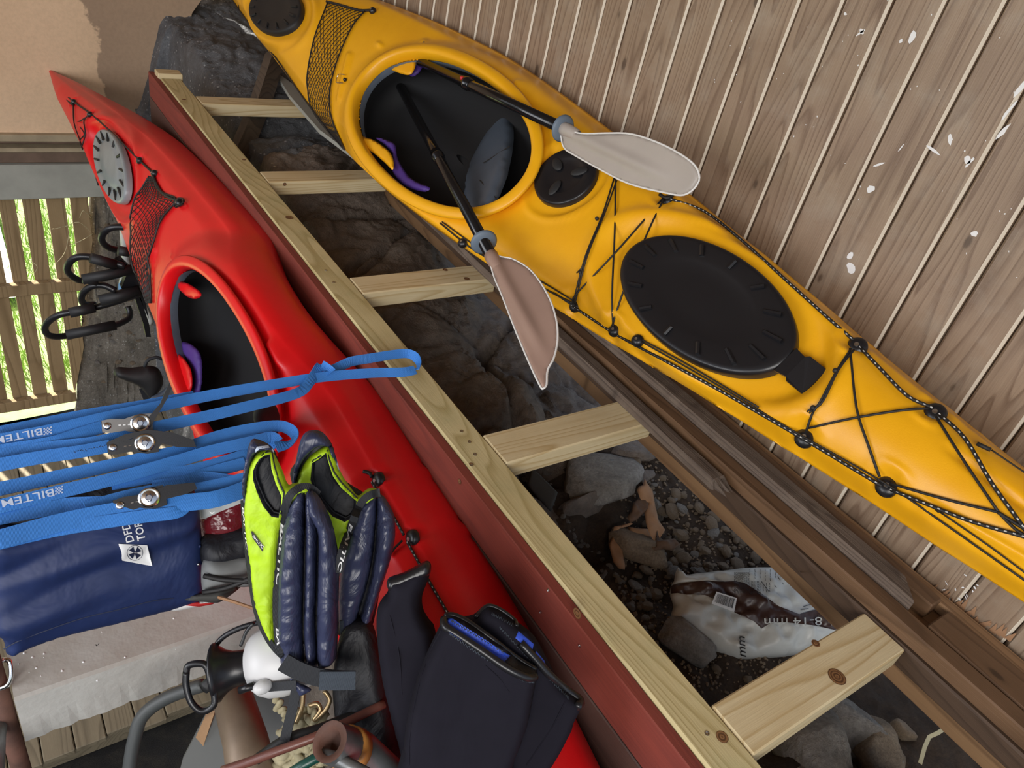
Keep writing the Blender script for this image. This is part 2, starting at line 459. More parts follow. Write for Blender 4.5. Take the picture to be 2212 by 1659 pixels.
def plate(outline, point, normal, th, smooth_n=1):
    """a rigid flat slab with the given outline on a plane and thickness th behind it"""
    n = V(normal).normalized(); ol = spline2(outline, smooth_n) if smooth_n > 1 else outline
    a = [PP(p[0], p[1], point, n) for p in ol]; N = len(a)
    vs = a+[p-n*th for p in a]; fs = [list(range(N)), [N+i for i in range(N)][::-1]]+[[i, N+i, N+(i+1) % N, (i+1) % N] for i in range(N)]
    nn = (a[1]-a[0]).cross(a[2]-a[0])
    fs = [f for f in fs]
    return vs, fs
def text2d(s, bold=0, shear=0):
    cu = bpy.data.curves.new('t', 'FONT'); cu.body = s; cu.size = 1; cu.offset = bold; cu.shear = shear; cu.resolution_u = 3
    cu.align_x = 'LEFT'
    o = bpy.data.objects.new('t', cu); COL.objects.link(o)
    dg = bpy.context.evaluated_depsgraph_get(); me = bpy.data.meshes.new_from_object(o.evaluated_get(dg))
    vs = [v.co.copy() for v in me.vertices]; fs = [list(p.vertices) for p in me.polygons]
    bpy.data.objects.remove(o); bpy.data.curves.remove(cu); bpy.data.meshes.remove(me)
    return vs, fs
def text_on(name, s, p0, p1, hpx, fn, mat, parent, bold=.0, shear=0, flip=1, lift=.0012):
    """lettering laid on a surface: p0 the start and p1 the end of the baseline, measured; fn gives the surface point"""
    vs, fs = text2d(s, bold, shear)
    w_ = max(v.x for v in vs); d = V((p1[0]-p0[0], p1[1]-p0[1])); L = d.length; d.normalize()
    up = V((d.y, -d.x))*flip; o = []
    for v in vs:
        px = p0[0]+d.x*v.x/w_*L+up.x*v.y/.7*hpx; py = p0[1]+d.y*v.x/w_*L+up.y*v.y/.7*hpx
        q = fn(px, py); o.append(q-ray(px, py).normalized()*lift)
    return part(name, o, fs, mat, parent)
from mathutils.bvhtree import BVHTree
def surf(*vfs, miss=True):
    trees = [BVHTree.FromPolygons([V(v) for v in a], b) for a, b in vfs]
    def fn(x, y):
        r = ray(x, y); best = None
        for t in trees:
            h = t.ray_cast(V((0, 0, 0)), r)
            if h[0] is not None and (best is None or h[3] < best[1]): best = (h[0], h[3])
        return best[0] if best else (r*1.2 if miss else None)
    return fn
# ================================================================== SETTING
WX = 1.45
# right wall: vertical boards, one object each
wall = thing('wall_right', (WX, 2.5, -1.1), kind='structure')
def plank_mesh():
    w2 = .0967/2; d = .018; z0, z1 = -.0, 2.3
    prof = [(-w2+.0005, .003), (-w2+.0042, -.0015), (-w2+.0052, -.0015), (w2-.008, -.0015), (w2-.0035, .004), (w2-.0008, .009), (w2-.0008, d), (-w2+.0005, d)]
    N = len(prof); vs = [V((p[1], p[0], z)) for z in (z0, z1) for p in prof]
    fs = [[i, (i+1) % N, N+(i+1) % N, N+i] for i in range(N)]+[list(range(N))[::-1], list(range(N, 2*N))]
    me = bpy.data.meshes.new('plank'); me.from_pydata(vs, [], fs); me.materials.append(MAT['wall_plank']); me.materials.append(MAT['raw_edge'])
    for i, p in enumerate(me.polygons): p.material_index = 1 if i in (0, 1) else 0
    bm = bmesh.new(); bm.from_mesh(me); bmesh.ops.recalc_face_normals(bm, faces=bm.faces); bm.to_mesh(me); bm.free()
    return me
pm = plank_mesh()
for k in range(-12, 50):
    o = bpy.data.objects.new('plank', pm); COL.objects.link(o); o.parent = wall
    o.location = V((random.uniform(-.0008, .0008), .688+.0967*(k+.5)-2.5, -.06+1.1-1.1))
box('backing', (WX+.021, WX+.05, -.5, 5.5, -1.16, 1.14), 'dark_gap', wall, bev=0)
# paint splashes and scratches on the boards
def splat(pxs, r):
    m = MB()
    for (x, y, a, b, ang) in pxs:
        c = PX(x, y, WX-.0022); n = 9; ca, sa = cos(ang), sin(ang); vs = []
        for k in range(n):
            q = 2*pi*k/n; j = random.uniform(.7, 1.2); u, v_ = a*j*cos(q), b*j*sin(q)
            vs.append(c+V((0, -(u*ca-v_*sa), -(u*sa+v_*ca))))
        m.add((vs, [list(range(n))]))
    return m
sp = [(1862, 68, .006, .004, .4), (1971, 78, .006, .011, 0), (1946, 89, .004, .004, 0), (1860, 70, .002, .010, .7), (1826, 30, .004, .003, 0), (2017, 325, .018, .0025, .2), (2053, 300, .010, .004, 1),
      (2090, 345, .010, .007, 1), (2095, 350, .003, .012, .3), (2165, 285, .004, .016, .3), (2178, 240, .003, .018, .2), (2205, 190, .004, .02, .2), (1900, 355, .002, .012, .9), (1880, 410, .007, .009, .4), (1835, 553, .006, .009, .2),
      (1838, 580, .012, .009, .4), (2105, 505, .006, .005, 0), (1946, 320, .0015, .008, .2)]
splat(sp, 1).build('paint_splash', 'print_white', wall)
sp2 = []
for i in range(46):
    t = random.random(); sp2.append((2060+random.gauss(0, 42)+20, 1285+random.gauss(0, 26)+15, random.uniform(.001, .005), random.uniform(.0006, .0022), random.uniform(-1, 1)))
for i in range(60): sp2.append((random.uniform(1500, 2212), random.uniform(0, 640), random.uniform(.0006, .002), random.uniform(.0006, .0018), 1))
sp2 = [s for s in sp2 if s[1] > 1100 or s[1] < (s[0]-1240)*.72]
splat(sp2, 1).build('paint_speck', 'print_white', wall, kind='stuff')
# torn wood at the foot of the wall
m = MB()
for i in range(16):
    x = 2010+i*11; y = 1275+i*7+random.uniform(-8, 8); a = PX(x, y, WX-.003); h = random.uniform(.012, .035)
    m.add(([a+V((0, .006, 0)), a+V((0, -.006, 0)), a+V((-.002, random.uniform(-.008, .008), h)), a+V((.003, 0, 0))], [[0, 1, 2], [0, 2, 3], [1, 3, 2], [0, 3, 1]]))
m.build('splinter', 'card', wall, kind='stuff')

YW = 4.30
box('ceiling', (-2.6, 1.6, -1.1, 5.7, 1.14, 1.2), 'old_tan', None, kind='structure')
box('sun_stop_wall', (1.0, 1.5, 5.6, 5.7, -1.6, 1.14), 'rubble_concrete', None, kind='structure')  # unseen wall piece added to stop sun reaching the rock by the bow
fw = thing('wall_far', (0, YW, -1.6), kind='structure')
# plastered wall with a ragged broken edge at its right end
edge = [(1.20, 1.1), (1.20, -.50), (1.165, -.74), (1.15, -.86), (1.10, -.93), (1.085, -.98), (1.05, -1.02), (1.035, -1.09), (1.00, -1.15), (.99, -1.22), (.97, -1.30), (.96, -1.40), (.95, -1.555)]
pts = [(-3.0, 1.1)]+edge+[(-3.0, -1.555)]
N = len(pts); vs = [V((x, YW, z)) for x, z in pts]+[V((x, YW+.16, z)) for x, z in pts]
part('plaster', vs, [list(range(N)), [N+i for i in range(N)][::-1]]+[[i, N+i, N+(i+1) % N, (i+1) % N] for i in range(N)], 'plaster', fw)
for nm, z0, z1, y0, mt in (('ledge', -1.585, -1.550, -.035, 'sill_tan'), ('shadow_board', -1.615, -1.587, .02, 'sill_brown'), ('batten', -1.640, -1.617, -.03, 'sill_tan'),
                           ('sill_board', -1.70, -1.642, -.012, 'sill_brown'), ('painted_beam', -1.885, -1.703, -.03, 'sill_paint')):
    box(nm, (-3.0, 1.0, YW+y0, YW+.16, z0, z1), mt, fw, bev=.004)
# slatted screen under the beam
fence = thing('slatted_screen', (0, YW+.12, -3.3), 'wooden slatted screen with sunlit gaps below the far wall', 'fence')
sy = YW+.10
xs = [-.58, -.48, -.375, -.27, -.165, -.062, .046, .141, .248, .352, .455]
for i, (xa, xb) in enumerate([(-.50, -.42), (-.39, -.312), (-.28, -.202), (-.175, -.096), (-.072, .006), (.033, .110), (.141, .213), (.246, .323), (.355, .441), (.467, .552)]):
    dz = random.uniform(-.01, .01)
    if xa < .34: vs, fs = boxv(xa, xb, sy, sy+.022, -3.26, -1.86, .002)
    elif xa < .43 and xa > .34:   # cut to the slope of the bank
        P4 = [(xa, -1.86), (xb, -1.86), (xb, -2.9), (xa, -3.25)]
        vs = [V((x, sy, z)) for x, z in P4]+[V((x, sy+.022, z)) for x, z in P4]; fs = [[0, 1, 2, 3], [7, 6, 5, 4]]+[[k, 4+k, 4+(k+1) % 4, (k+1) % 4] for k in range(4)]
    else:
        P4 = [(xa, -1.86), (xb, -1.86), (xb, -2.2), (xa, -2.65)]
        vs = [V((x, sy, z)) for x, z in P4]+[V((x, sy+.022, z)) for x, z in P4]; fs = [[0, 1, 2, 3], [7, 6, 5, 4]]+[[k, 4+k, 4+(k+1) % 4, (k+1) % 4] for k in range(4)]
    part('slat', vs, fs, 'fence_slat', fence)
box('rail', (-.6, .52, sy-.045, sy-.002, -2.49, -2.42), 'fence_slat', fence)
box('rail', (-.6, .36, sy-.045, sy-.002, -3.27, -3.20), 'fence_slat', fence)
# ground below and outside
def field(name, x0, x1, y0, y1, st, fn, mat, kind='structure', **k):
    nx = int((x1-x0)/st)+1; ny = int((y1-y0)/st)+1
    vs = [V((x0+i*st, y0+j*st, fn(x0+i*st, y0+j*st))) for j in range(ny) for i in range(nx)]
    fs = [[j*nx+i, j*nx+i+1, (j+1)*nx+i+1, (j+1)*nx+i] for j in range(ny-1) for i in range(nx-1)]
    return part(name, vs, fs, mat, None, smooth=True, kind=kind, **k)
def sst(a, b, x): t = max(0, min(1, (x-a)/(b-a))); return t*t*(3-2*t)
field('lower_ground', -3, 1.2, -.6, 4.5, .1, lambda x, y: -3.42+.04*noise.noise(V((x*3, y*3, 0))), 'mulch')
field('meadow', -5, 4, 4.42, 12, .25, lambda x, y: -3.36+.05*noise.noise(V((x, y, 0))), 'lawn')
field('garden_path', -1.2, .35, 5.7, 11, .2, lambda x, y: -3.26+.02*noise.noise(V((x, y, 3))), 'path_pale')
m = MB()
for i in range(5200):
    x = random.uniform(-.7, 1.1); y = 4.75+random.random()**1.3*3.4; h = random.uniform(.06, .2); a = random.uniform(0, pi); z = -3.37
    if random.random() < .25 and x < .1: continue
    d = V((cos(a)*.006, sin(a)*.006, 0)); tip = V((x+random.uniform(-.06, .06), y+random.uniform(-.06, .06), z+h))
    m.add(([V((x, y, z))-d, V((x, y, z))+d, tip], [[0, 1, 2]]))
m.build('grass', 'grass', None, label='bright green grass growing outside the slatted screen', cat='grass', kind='stuff')
def bank(x, y):
    # earth bank at the right end of the screen, rising from the deck
    foot = 4.40-.16*sst(.30, .9, x)
    z = -3.42+max(0, min((x-.34-max(0, y-4.42)*.5)*7.5, (y-foot)*9))
    z = min(z, -1.60+.1*(y-4.5))
    n_ = noise.fractal(V((x*4, y*4, z*2)), 1, 2, 6)
    return z+.05*n_+.02*noise.noise(V((x*22, y*22, 5)))
nx = 110; ny = 90; vs = []; fs = []
for j in range(ny):
    for i in range(nx):
        x = .12+i*.02; y = 4.0+j*.014; z = bank(x, y); vs.append(V((x+.02*noise.noise(V((x*9, y*9, z*9))), y-.05*noise.fractal(V((x*7, 2, z*7)), 1, 2, 4), z)))
for j in range(ny-1):
    for i in range(nx-1): fs.append([j*nx+i, j*nx+i+1, (j+1)*nx+i+1, (j+1)*nx+i])
bk = part('earth_bank', vs, fs, 'bank_dirt', None, smooth=True, kind='structure')
bankhit = surf((vs, fs), miss=False)
pebv = [sphere((0, 0, 0), 1, 7, 5, (1, random.uniform(.7, 1), random.uniform(.5, .8))) for _ in range(5)]
pebm = []
for mt in ('stone_grey', 'stone_tan'):
    for vf in pebv:
        me = bpy.data.meshes.new('stone'); s = random.random()*50
        me.from_pydata([v*(1+.32*noise.noise(v*1.3+V((s, 0, 0))))+V((0, 0, 0)) for v in vf[0]], [], vf[1]); me.materials.append(MAT[mt]); pebm.append(me)
def stone(x, y, r, fn, parent, mt=None, name='stone', sink=.25):
    p = fn(x, y)
    if p is None: return
    o = bpy.data.objects.new(name, random.choice(pebm[:5] if mt == 0 else pebm[5:] if mt == 1 else pebm)); COL.objects.link(o)
    o.parent = parent; o.location = p-wloc(parent)+V((0, 0, r*(.5-sink))); o.scale = (r, r*random.uniform(.75, 1.1), r*random.uniform(.55, .9))
    o.rotation_euler = (random.uniform(-.4, .4), random.uniform(-.4, .4), random.uniform(0, 6.3)); return o
for i in range(70):
    x = random.uniform(140, 320); y = random.uniform(470, 860)
    stone(x, y, random.uniform(.008, .026), bankhit, bk)
# dry grass stems on the bank
st = MB()
for (a, b, c) in [((140, 490), (170, 480), (195, 500)), ((150, 530), (175, 520), (200, 505)), ((112, 495), (125, 493), (150, 485)), ((120, 570), (140, 545), (150, 500)), ((160, 590), (165, 570), (158, 540)), ((120, 690), (140, 700), (130, 720)), ((60, 560), (80, 575), (75, 590)), ((172, 470), (180, 455), (196, 470))]:
    st.add(tube([PY(*a, 4.33), PY(*b, 4.28), PY(*c, 4.33)], .0016, 4, sm=4))
st.build('dry_grass', 'straw', None, label='pale dry grass stems by the end of the slatted screen', cat='grass', kind='stuff')

# timber deck at the lower level: one board per object
deck = thing('floor_deck', (0, 3, -3.3), kind='structure')
for i in range(16):
    x = -.42+.1165*i-.06; box('deck_board', (x+.002, x+.1145, 2.05+random.uniform(-.02, .02), YW-.02+random.uniform(-.01, .01), -3.335, -3.305+random.uniform(-.004, .004)), 'deck_board', deck, bev=.004)
box('joist', (-.6, 1.4, 2.08, 2.13, -3.42, -3.337), 'deck_board', deck)

# bedrock, rubble and soil under the joists
def H(x, y):
    z = -1.36+.06*(x-1.2)+.135*max(0, y-1.3)-.03*max(0, 1.3-y)
    z = min(z, -1.02+.02*y)
    z += 1.6*sst(4.7, 5.4, y)
    z -= 2.2*sst(.98, .80, x)*(1 if y < 4.2 else .2)
    # broad rock humps
    for hx, hy, rx, ry, hh in ((1.10, 2.05, .35, .42, .10), (1.02, 1.45, .30, .38, .10), (1.25, 1.30, .25, .18, .05), (1.10, 2.75, .4, .35, .07), (1.02, .98, .20, .12, .07), (1.06, .12, .24, .16, .13), (1.25, .02, .14, .10, .10), (1.15, 3.6, .35, .4, .05)):
        d = ((x-hx)/rx)**2+((y-hy)/ry)**2
        if d < 1: z += hh*(1-d)**.6
    # clefts in the bedrock
    for (ax, ay, bx, by, wd, dp) in ((.88, 1.95, 1.35, 2.3, .015, .05), (.95, 2.38, 1.45, 2.42, .012, .04), (1.12, 1.05, 1.28, 1.62, .018, .06), (1.28, 1.62, 1.5, 1.75, .02, .06), (.9, 1.28, 1.25, 1.2, .016, .05), (.85, 2.85, 1.4, 2.95, .02, .05), (.95, .82, 1.45, .88, .03, .05)):
        dx, dy = bx-ax, by-ay; L = dx*dx+dy*dy; t = max(0, min(1, ((x-ax)*dx+(y-ay)*dy)/L)); wob = .035*noise.noise(V((x*6, y*6, 1)))
        d = abs(sqrt((x-ax-t*dx)**2+(y-ay-t*dy)**2)+wob)
        z -= dp*math.exp(-(d/wd)**2)
    rockiness = sst(.75, 1.15, y+.2*noise.noise(V((x*3, y*3, 0)))) 
    p = V((x*2.2, y*2.2, 0))
    z += .05*noise.fractal(p, 1, 2, 3)
    q = V((x*6, y*5, 3)); f = noise.noise(q)*4; z += .022*rockiness*(abs(f-round(f)))*1.2
    z += .010*noise.fractal(V((x*18, y*18, 7)), .8, 2, 4)
    return z
x0, y0, stp = .80, -.45, .0125; nx = int((2.35-x0)/stp); ny = int((5.6-y0)/stp)
vs = []; fs = []; mi = []
for j in range(ny):
    for i in range(nx):
        x = x0+i*stp; y = y0+j*stp; vs.append(V((x, y, H(x, y))))
for j in range(ny-1):
    for i in range(nx-1):
        fs.append([j*nx+i, j*nx+i+1, (j+1)*nx+i+1, (j+1)*nx+i])
        x = x0+i*stp; y = y0+j*stp; n_ = noise.noise(V((x*5, y*5, 2)))*.12
        if y+n_ > 2.85: m_ = 1
        elif y+n_ > 1.12: m_ = 0
        elif (x < 1.12+n_ and y > .78+n_) : m_ = 0
        elif y < .22+n_ and x < 1.32+n_: m_ = 3
        else: m_ = 2
        mi.append(m_)
ground = part('ground', vs, fs, None, None, smooth=True, kind='structure', mats=['bedrock', 'rubble_concrete', 'soil', 'stone_grey'], mi=mi)
gh = surf((vs, fs))
# loose stones on the soil, near openings of the frame
cnt = 0
zone_soil = [(1390, 1010), (1540, 1090), (1700, 1195), (1600, 1240), (1450, 1240), (1400, 1350), (1340, 1300), (1400, 1200), (1380, 1100)]
while cnt < 150:
    x = random.uniform(1330, 1700); y = random.uniform(960, 1350)
    if not inside((x, y), zone_soil): continue
    stone(x, y, random.choice([.006, .008, .008, .010, .010, .013, .016, .022]), gh, ground, 1 if random.random() < .75 else 0); cnt += 1
for (x, y, r) in [(1455, 1110, .032), (1425, 1105, .022), (1510, 1100, .022), (1470, 1160, .026), (1535, 1135, .026), (1465, 1195, .018), (1395, 1235, .024), (1520, 1190, .016), (1585, 1155, .018), (1370, 1000, .02), (1350, 985, .014),
                  (1455, 1215, .016), (1530, 1225, .016), (1465, 1290, .013), (1345, 1215, .014), (1330, 1245, .010), (1335, 1255, .012), (1380, 1275, .012), (1398, 1282, .012), (1545, 1445, .016), (1615, 1470, .014), (1440, 1175, .02), (1500, 1225, .014), (1560, 1225, .018)]:
    stone(x, y, r, gh, ground, 1)
for i in range(70):
    x = random.uniform(1215, 1420); y = 1130+(x-1215)*1.15+random.uniform(-25, 45)
    stone(x, y, random.uniform(.004, .011), gh, ground, 0)
for i in range(30):
    x = random.uniform(1130, 1190); y = random.uniform(1000, 1050); stone(x, y, random.uniform(.004, .011), gh, ground, 0)
mb = MB()
for i in range(1500):
    x = random.uniform(1340, 1720); y = random.uniform(960, 1500)
    p = gh(x, y); r = random.uniform(.002, .005); mb.add(sphere(p+V((0, 0, r*.3)), r, 5, 3, (1, 1, .7)), 0)
mb.build('gravel', 'stone_tan', ground, kind='stuff')
# larger rocks that lie loose on the ground
def rock(name, x, y, r, sc, mat, label, seed, rz=0, lift=.3):
    c = gh(x, y)+V((0, 0, r*sc[2]*lift)); vs, fs = sphere((0, 0, 0), 1, 26, 18)
    o = []; R3 = Matrix.Rotation(rz, 3, 'Z')
    for v in vs:
        d = 1+.30*noise.noise(v*1.2+V((seed, 0, 0)))+.10*noise.noise(v*3.5+V((seed, 3, 0)))+.03*noise.noise(v*11)
        # flatten some faces so it reads as broken stone
        for k in range(5):
            nn = V((noise.noise(V((seed, k, 1)))-.0, noise.noise(V((seed, k, 2))), noise.noise(V((seed, k, 5))))).normalized()
            e = v.dot(nn)*d
            if e > .68: d *= .68/e
        o.append(c+R3 @ V((v.x*d*r*sc[0], v.y*d*r*sc[1], v.z*d*r*sc[2])))
    return part(name, o, fs, mat, None, smooth=True, label=label, cat='rock')
rock('rock', 1285, 1045, .115, (1.35, .75, .45), 'stone_grey', 'large pale grey rock beside the torn brown cardboard', 2.2, .1)
rock('rock', 1262, 1092, .085, (1.5, .42, .40), 'bedrock', 'long flat brown rock below the large pale grey rock', 7.7, .05)
rock('rock', 1240, 965, .06, (1.0, .8, .6), 'stone_grey', 'grey rock standing upright under the fourth cross timber', 4.4, .6)
rock('rock', 1370, 970, .085, (1.25, .8, .35), 'bedrock', 'dark brown slab rock behind the large pale grey rock', 9.1, .2)
rock('rock', 1372, 1190, .075, (.8, 1.1, .5), 'stone_tan', 'brown rock between the two torn cardboard pieces', 5.3, .4)
rock('rock', 1480, 1395, .065, (.85, 1.1, .7), 'stone_grey', 'square grey rock beside the left end of the white sack', 3.9, .9)
rock('rock', 1835, 1595, .10, (.7, 1.1, .6), 'stone_grey', 'pale blue-grey boulder in the bottom right opening', 6.1, .2)
rock('rock', 1880, 1625, .075, (.9, .9, .7), 'stone_tan', 'rounded brown-grey boulder at the bottom edge right of the pale boulder', 1.7, 1.2)
rock('rock', 1740, 1620, .09, (1.1, .9, .6), 'stone_grey', 'rough grey rock against the bottom of the nearest cross timber', 8.6, .5)
rock('rock', 1946, 1585, .030, (.8, 1, .9), 'stone_tan', 'small round brown stone alone on the dark soil', 2.9, .3)
rock('rock', 1165, 700, .07, (.9, 1.1, .6), 'bedrock', 'broken brown rock behind the brown paddle blade', 5.9, .2)
rock('rock', 1395, 1030, .03, (1.2, .8, .4), 'bedrock', 'small dark rock above the cardboard strip', 11.2, .2)

# ------------------------------------------------------------------ joist frame
BX0, BX1 = .742, .822
bm_ = thing('joist_beam', (.78, 1.6, -1.2), 'long pale green pine beam between the two kayaks', 'beam', )
box('beam', (BX0, BX1, -.5, 3.42, -1.195, -1.0), 'pine_new', bm_, bev=.004)
box('end_block', (BX0-.006, BX1+.010, 3.425, 3.49, -1.06, -.984), 'pine_cross', bm_, label='pale end block')
b1 = box('facing_board', (BX0-.024, BX0-.001, -.5, 3.52, -1.105, -1.004), 'painted_red', bm_, bev=.002, label='red stained upper board')
b2 = box('facing_board', (BX0-.024, BX0-.001, -.5, 3.52, -1.215, -1.109), 'painted_dark', bm_, bev=.002, label='dark stained lower board')
box('facing_board', (BX0-.024, BX0-.001, -.5, 3.52, -1.325, -1.219), 'painted_dark', bm_, bev=.002, label='dark stained lower board')
def screw(p, n, parent, r=.004, name='screw'):
    vs, fs = lathe([(0, r), (.0012, r), (.0016, r*.7), (.0008, r*.35), (.0006, .0001)], p, n, 10)
    part(name, vs, fs, 'steel', parent)
for (x, y) in [(396, 190), (588, 243+110), (593, 360), (704, 584), (721, 610), (1014, 955), (1026, 982), (997, 932), (1019, 1005), (1527, 1585)]:
    screw(PZ(x, y, -1.0), (0, 0, 1), bm_)
for (x, y) in [(1185, 1275), (1168, 1322), (1252, 1395)]: screw(PX(x, y, BX0-.0245), (-1, 0, 0), bm_, .003)
# knots as real inset discs in the pine
def knot(p, n, r, parent, sx=1.3):
    vs, fs = lathe([(0.0004, r), (.0008, r*.8), (.0004, r*.5), (.0009, r*.25), (.0006, .0001)], p, n, 18)
    part('knot', vs, fs, 'knot_wood', parent)
def knotmat():
    m, t, b = nodes('knot_wood')
    wv = t.nodes.new('ShaderNodeTexWave'); wv.wave_type = 'RINGS'; wv.rings_direction = 'SPHERICAL'; wv.inputs['Scale'].default_value = 60; wv.inputs['Distortion'].default_value = 2
    t.links.new(coords(t, rnd=False), wv.inputs['Vector'])
    t.links.new(ramp(t, wv.outputs[0], [(.2, (.10, .045, .02)), (.8, (.24, .12, .05))]), b.inputs['Base Color']); b.inputs['Roughness'].default_value = .5
knotmat()
knot(PZ(1560, 1592, -1.0), (0, 0, 1), .010, bm_); knot(PZ(625, 470, -1.0), (0, 0, 1), .012, bm_); knot(PZ(397, 215, -1.0), (0, 0, 1), .009, bm_); knot(PZ(1018, 1003, -1.0), (0, 0, 1), .005, bm_); knot(PZ(527, 345, -1.0), (0, 0, 1), .007, bm_)
knot(PX(1247, 1325, BX0-.0245), (-1, 0, 0), .010, bm_); knot(PX(993, 1040, BX0-.0245), (-1, 0, 0), .006, bm_)
cross = [(3.115, 3.205, 'farthest pine cross timber, by the dark rubble'), (2.345, 2.434, 'second farthest pine cross timber, beside the yellow cockpit'), (1.60, 1.69, 'middle pine cross timber, above the brown paddle blade'),
         (.885, .982, 'rough sawn pine cross timber just below the brown paddle blade'), (.193, .283, 'nearest pine cross timber with a big round knot')]
for i, (ya, yb, lab) in enumerate(cross):
    t = thing('cross_timber', (1.04, (ya+yb)/2, -1.06), lab, 'timber', 'cross timbers of the joist frame')
    box('timber', (BX1+.001, 1.254, ya, yb, -1.048, -1.0), 'pine_cross', t, bev=.003)
    if i == 4:
        knot(PZ(1808, 1462, -1.0), (0, 0, 1), .016, t); knot(PZ(1762, 1390, -1.0), (0, 0, 1), .008, t)
    if i == 2: knot(PZ(962, 583, -1.0), (0, 0, 1), .008, t); knot(PZ(1008, 602, -1.0), (0, 0, 1), .009, t)
    if i == 1: knot(PY(615, 398, ya-.0005), (0, -1, 0), .006, t)
rim = thing('rim_timber', (1.28, 1.5, -1.13), 'old brown rim timber carrying the right ends of the cross timbers', 'timber')
box('timber', (1.256, 1.342, -.5, 5.2, -1.048, -1.0005), 'shaded_rim', rim, bev=.004)
box('rim_timber', (1.345, 1.43, -.5, 5.2, -1.16, -1.0), 'old_tan', None, label='tan timber along the foot of the board wall', cat='timber')
def lboard(x0, x1, y0, y1, z0, z1, mat, label, yaw=0, mitre=0, broken=False, name='loose_board', bev=.003):
    vs, fs = boxv(x0, x1, y0, y1, z0, z1, bev)
    o = []
    for v in vs:
        if mitre and v.y < (y0+y1)/2: v.y += mitre*(v.x-x0)/(x1-x0)
        v.x += yaw*(v.y-y0); o.append(v)
    if broken:
        # splintered near end
        m = MB(); m.add((o, fs))
        for k in range(7):
            xx = x0+(x1-x0)*(k+.1)/7; wd = (x1-x0)/7.5; L = random.uniform(.008, .04)
            zz = random.uniform(z0+.004, z1-.003)
            m.add(([V((xx, y0+.004, z0)), V((xx+wd, y0+.004, z0)), V((xx+wd, y0+.004, z1)), V((xx, y0+.004, z1)), V((xx+wd*.4, y0-L, zz))], [[0, 1, 4], [1, 2, 4], [2, 3, 4], [3, 0, 4]]))
        return m.build(name, mat, None, label=label, cat='board')
    return part(name, o, fs, mat, None, label=label, cat='board')
lboard(1.206, 1.243, .655, 2.9, -.999, -.972, 'old_grey', 'narrow old board with a broken splintered end', yaw=.008, broken=True)
lboard(1.262, 1.303, -.45, 2.9, -.999, -.965, 'old_orange', 'long orange-brown board beside the broken one')
lboard(1.306, 1.354, .235, 2.9, -.999, -.945, 'old_grey', 'grey-brown board ending in a slanted cut near the wall', yaw=0, mitre=.05)
lboard(1.312, 1.392, -.45, .20, -.999, -.969, 'old_orange', 'short orange-brown board in front of the slanted board end', yaw=0)
lboard(1.358, 1.398, .22, 2.9, -.999, -.962, 'old_orange', 'orange-brown board between the grey board and the wall')
lboard(1.400, 1.432, -.45, 2.9, -.999, -.975, 'old_tan', 'thin tan batten lying against the board wall')
# weathered prop under the far cross timbers
vs, fs = tube([PD(595, 120, 3.35), PD(560, 230, 3.2), PD(512, 345, 3.0)], .045, 4)
part('prop_timber', vs, fs, 'drift', None, label='weathered grey prop leaning under the two farthest cross timbers', cat='timber')
vs, fs = plate([(592, 152), (645, 190), (700, 262), (790, 345), (786, 352), (690, 280), (625, 205)], PZ(640, 200, -.97), (0, 0, 1), .015)
part('loose_board', vs, fs, 'sill_paint', None, label='thin pale grey strip of board under the bow of the yellow kayak', cat='board')

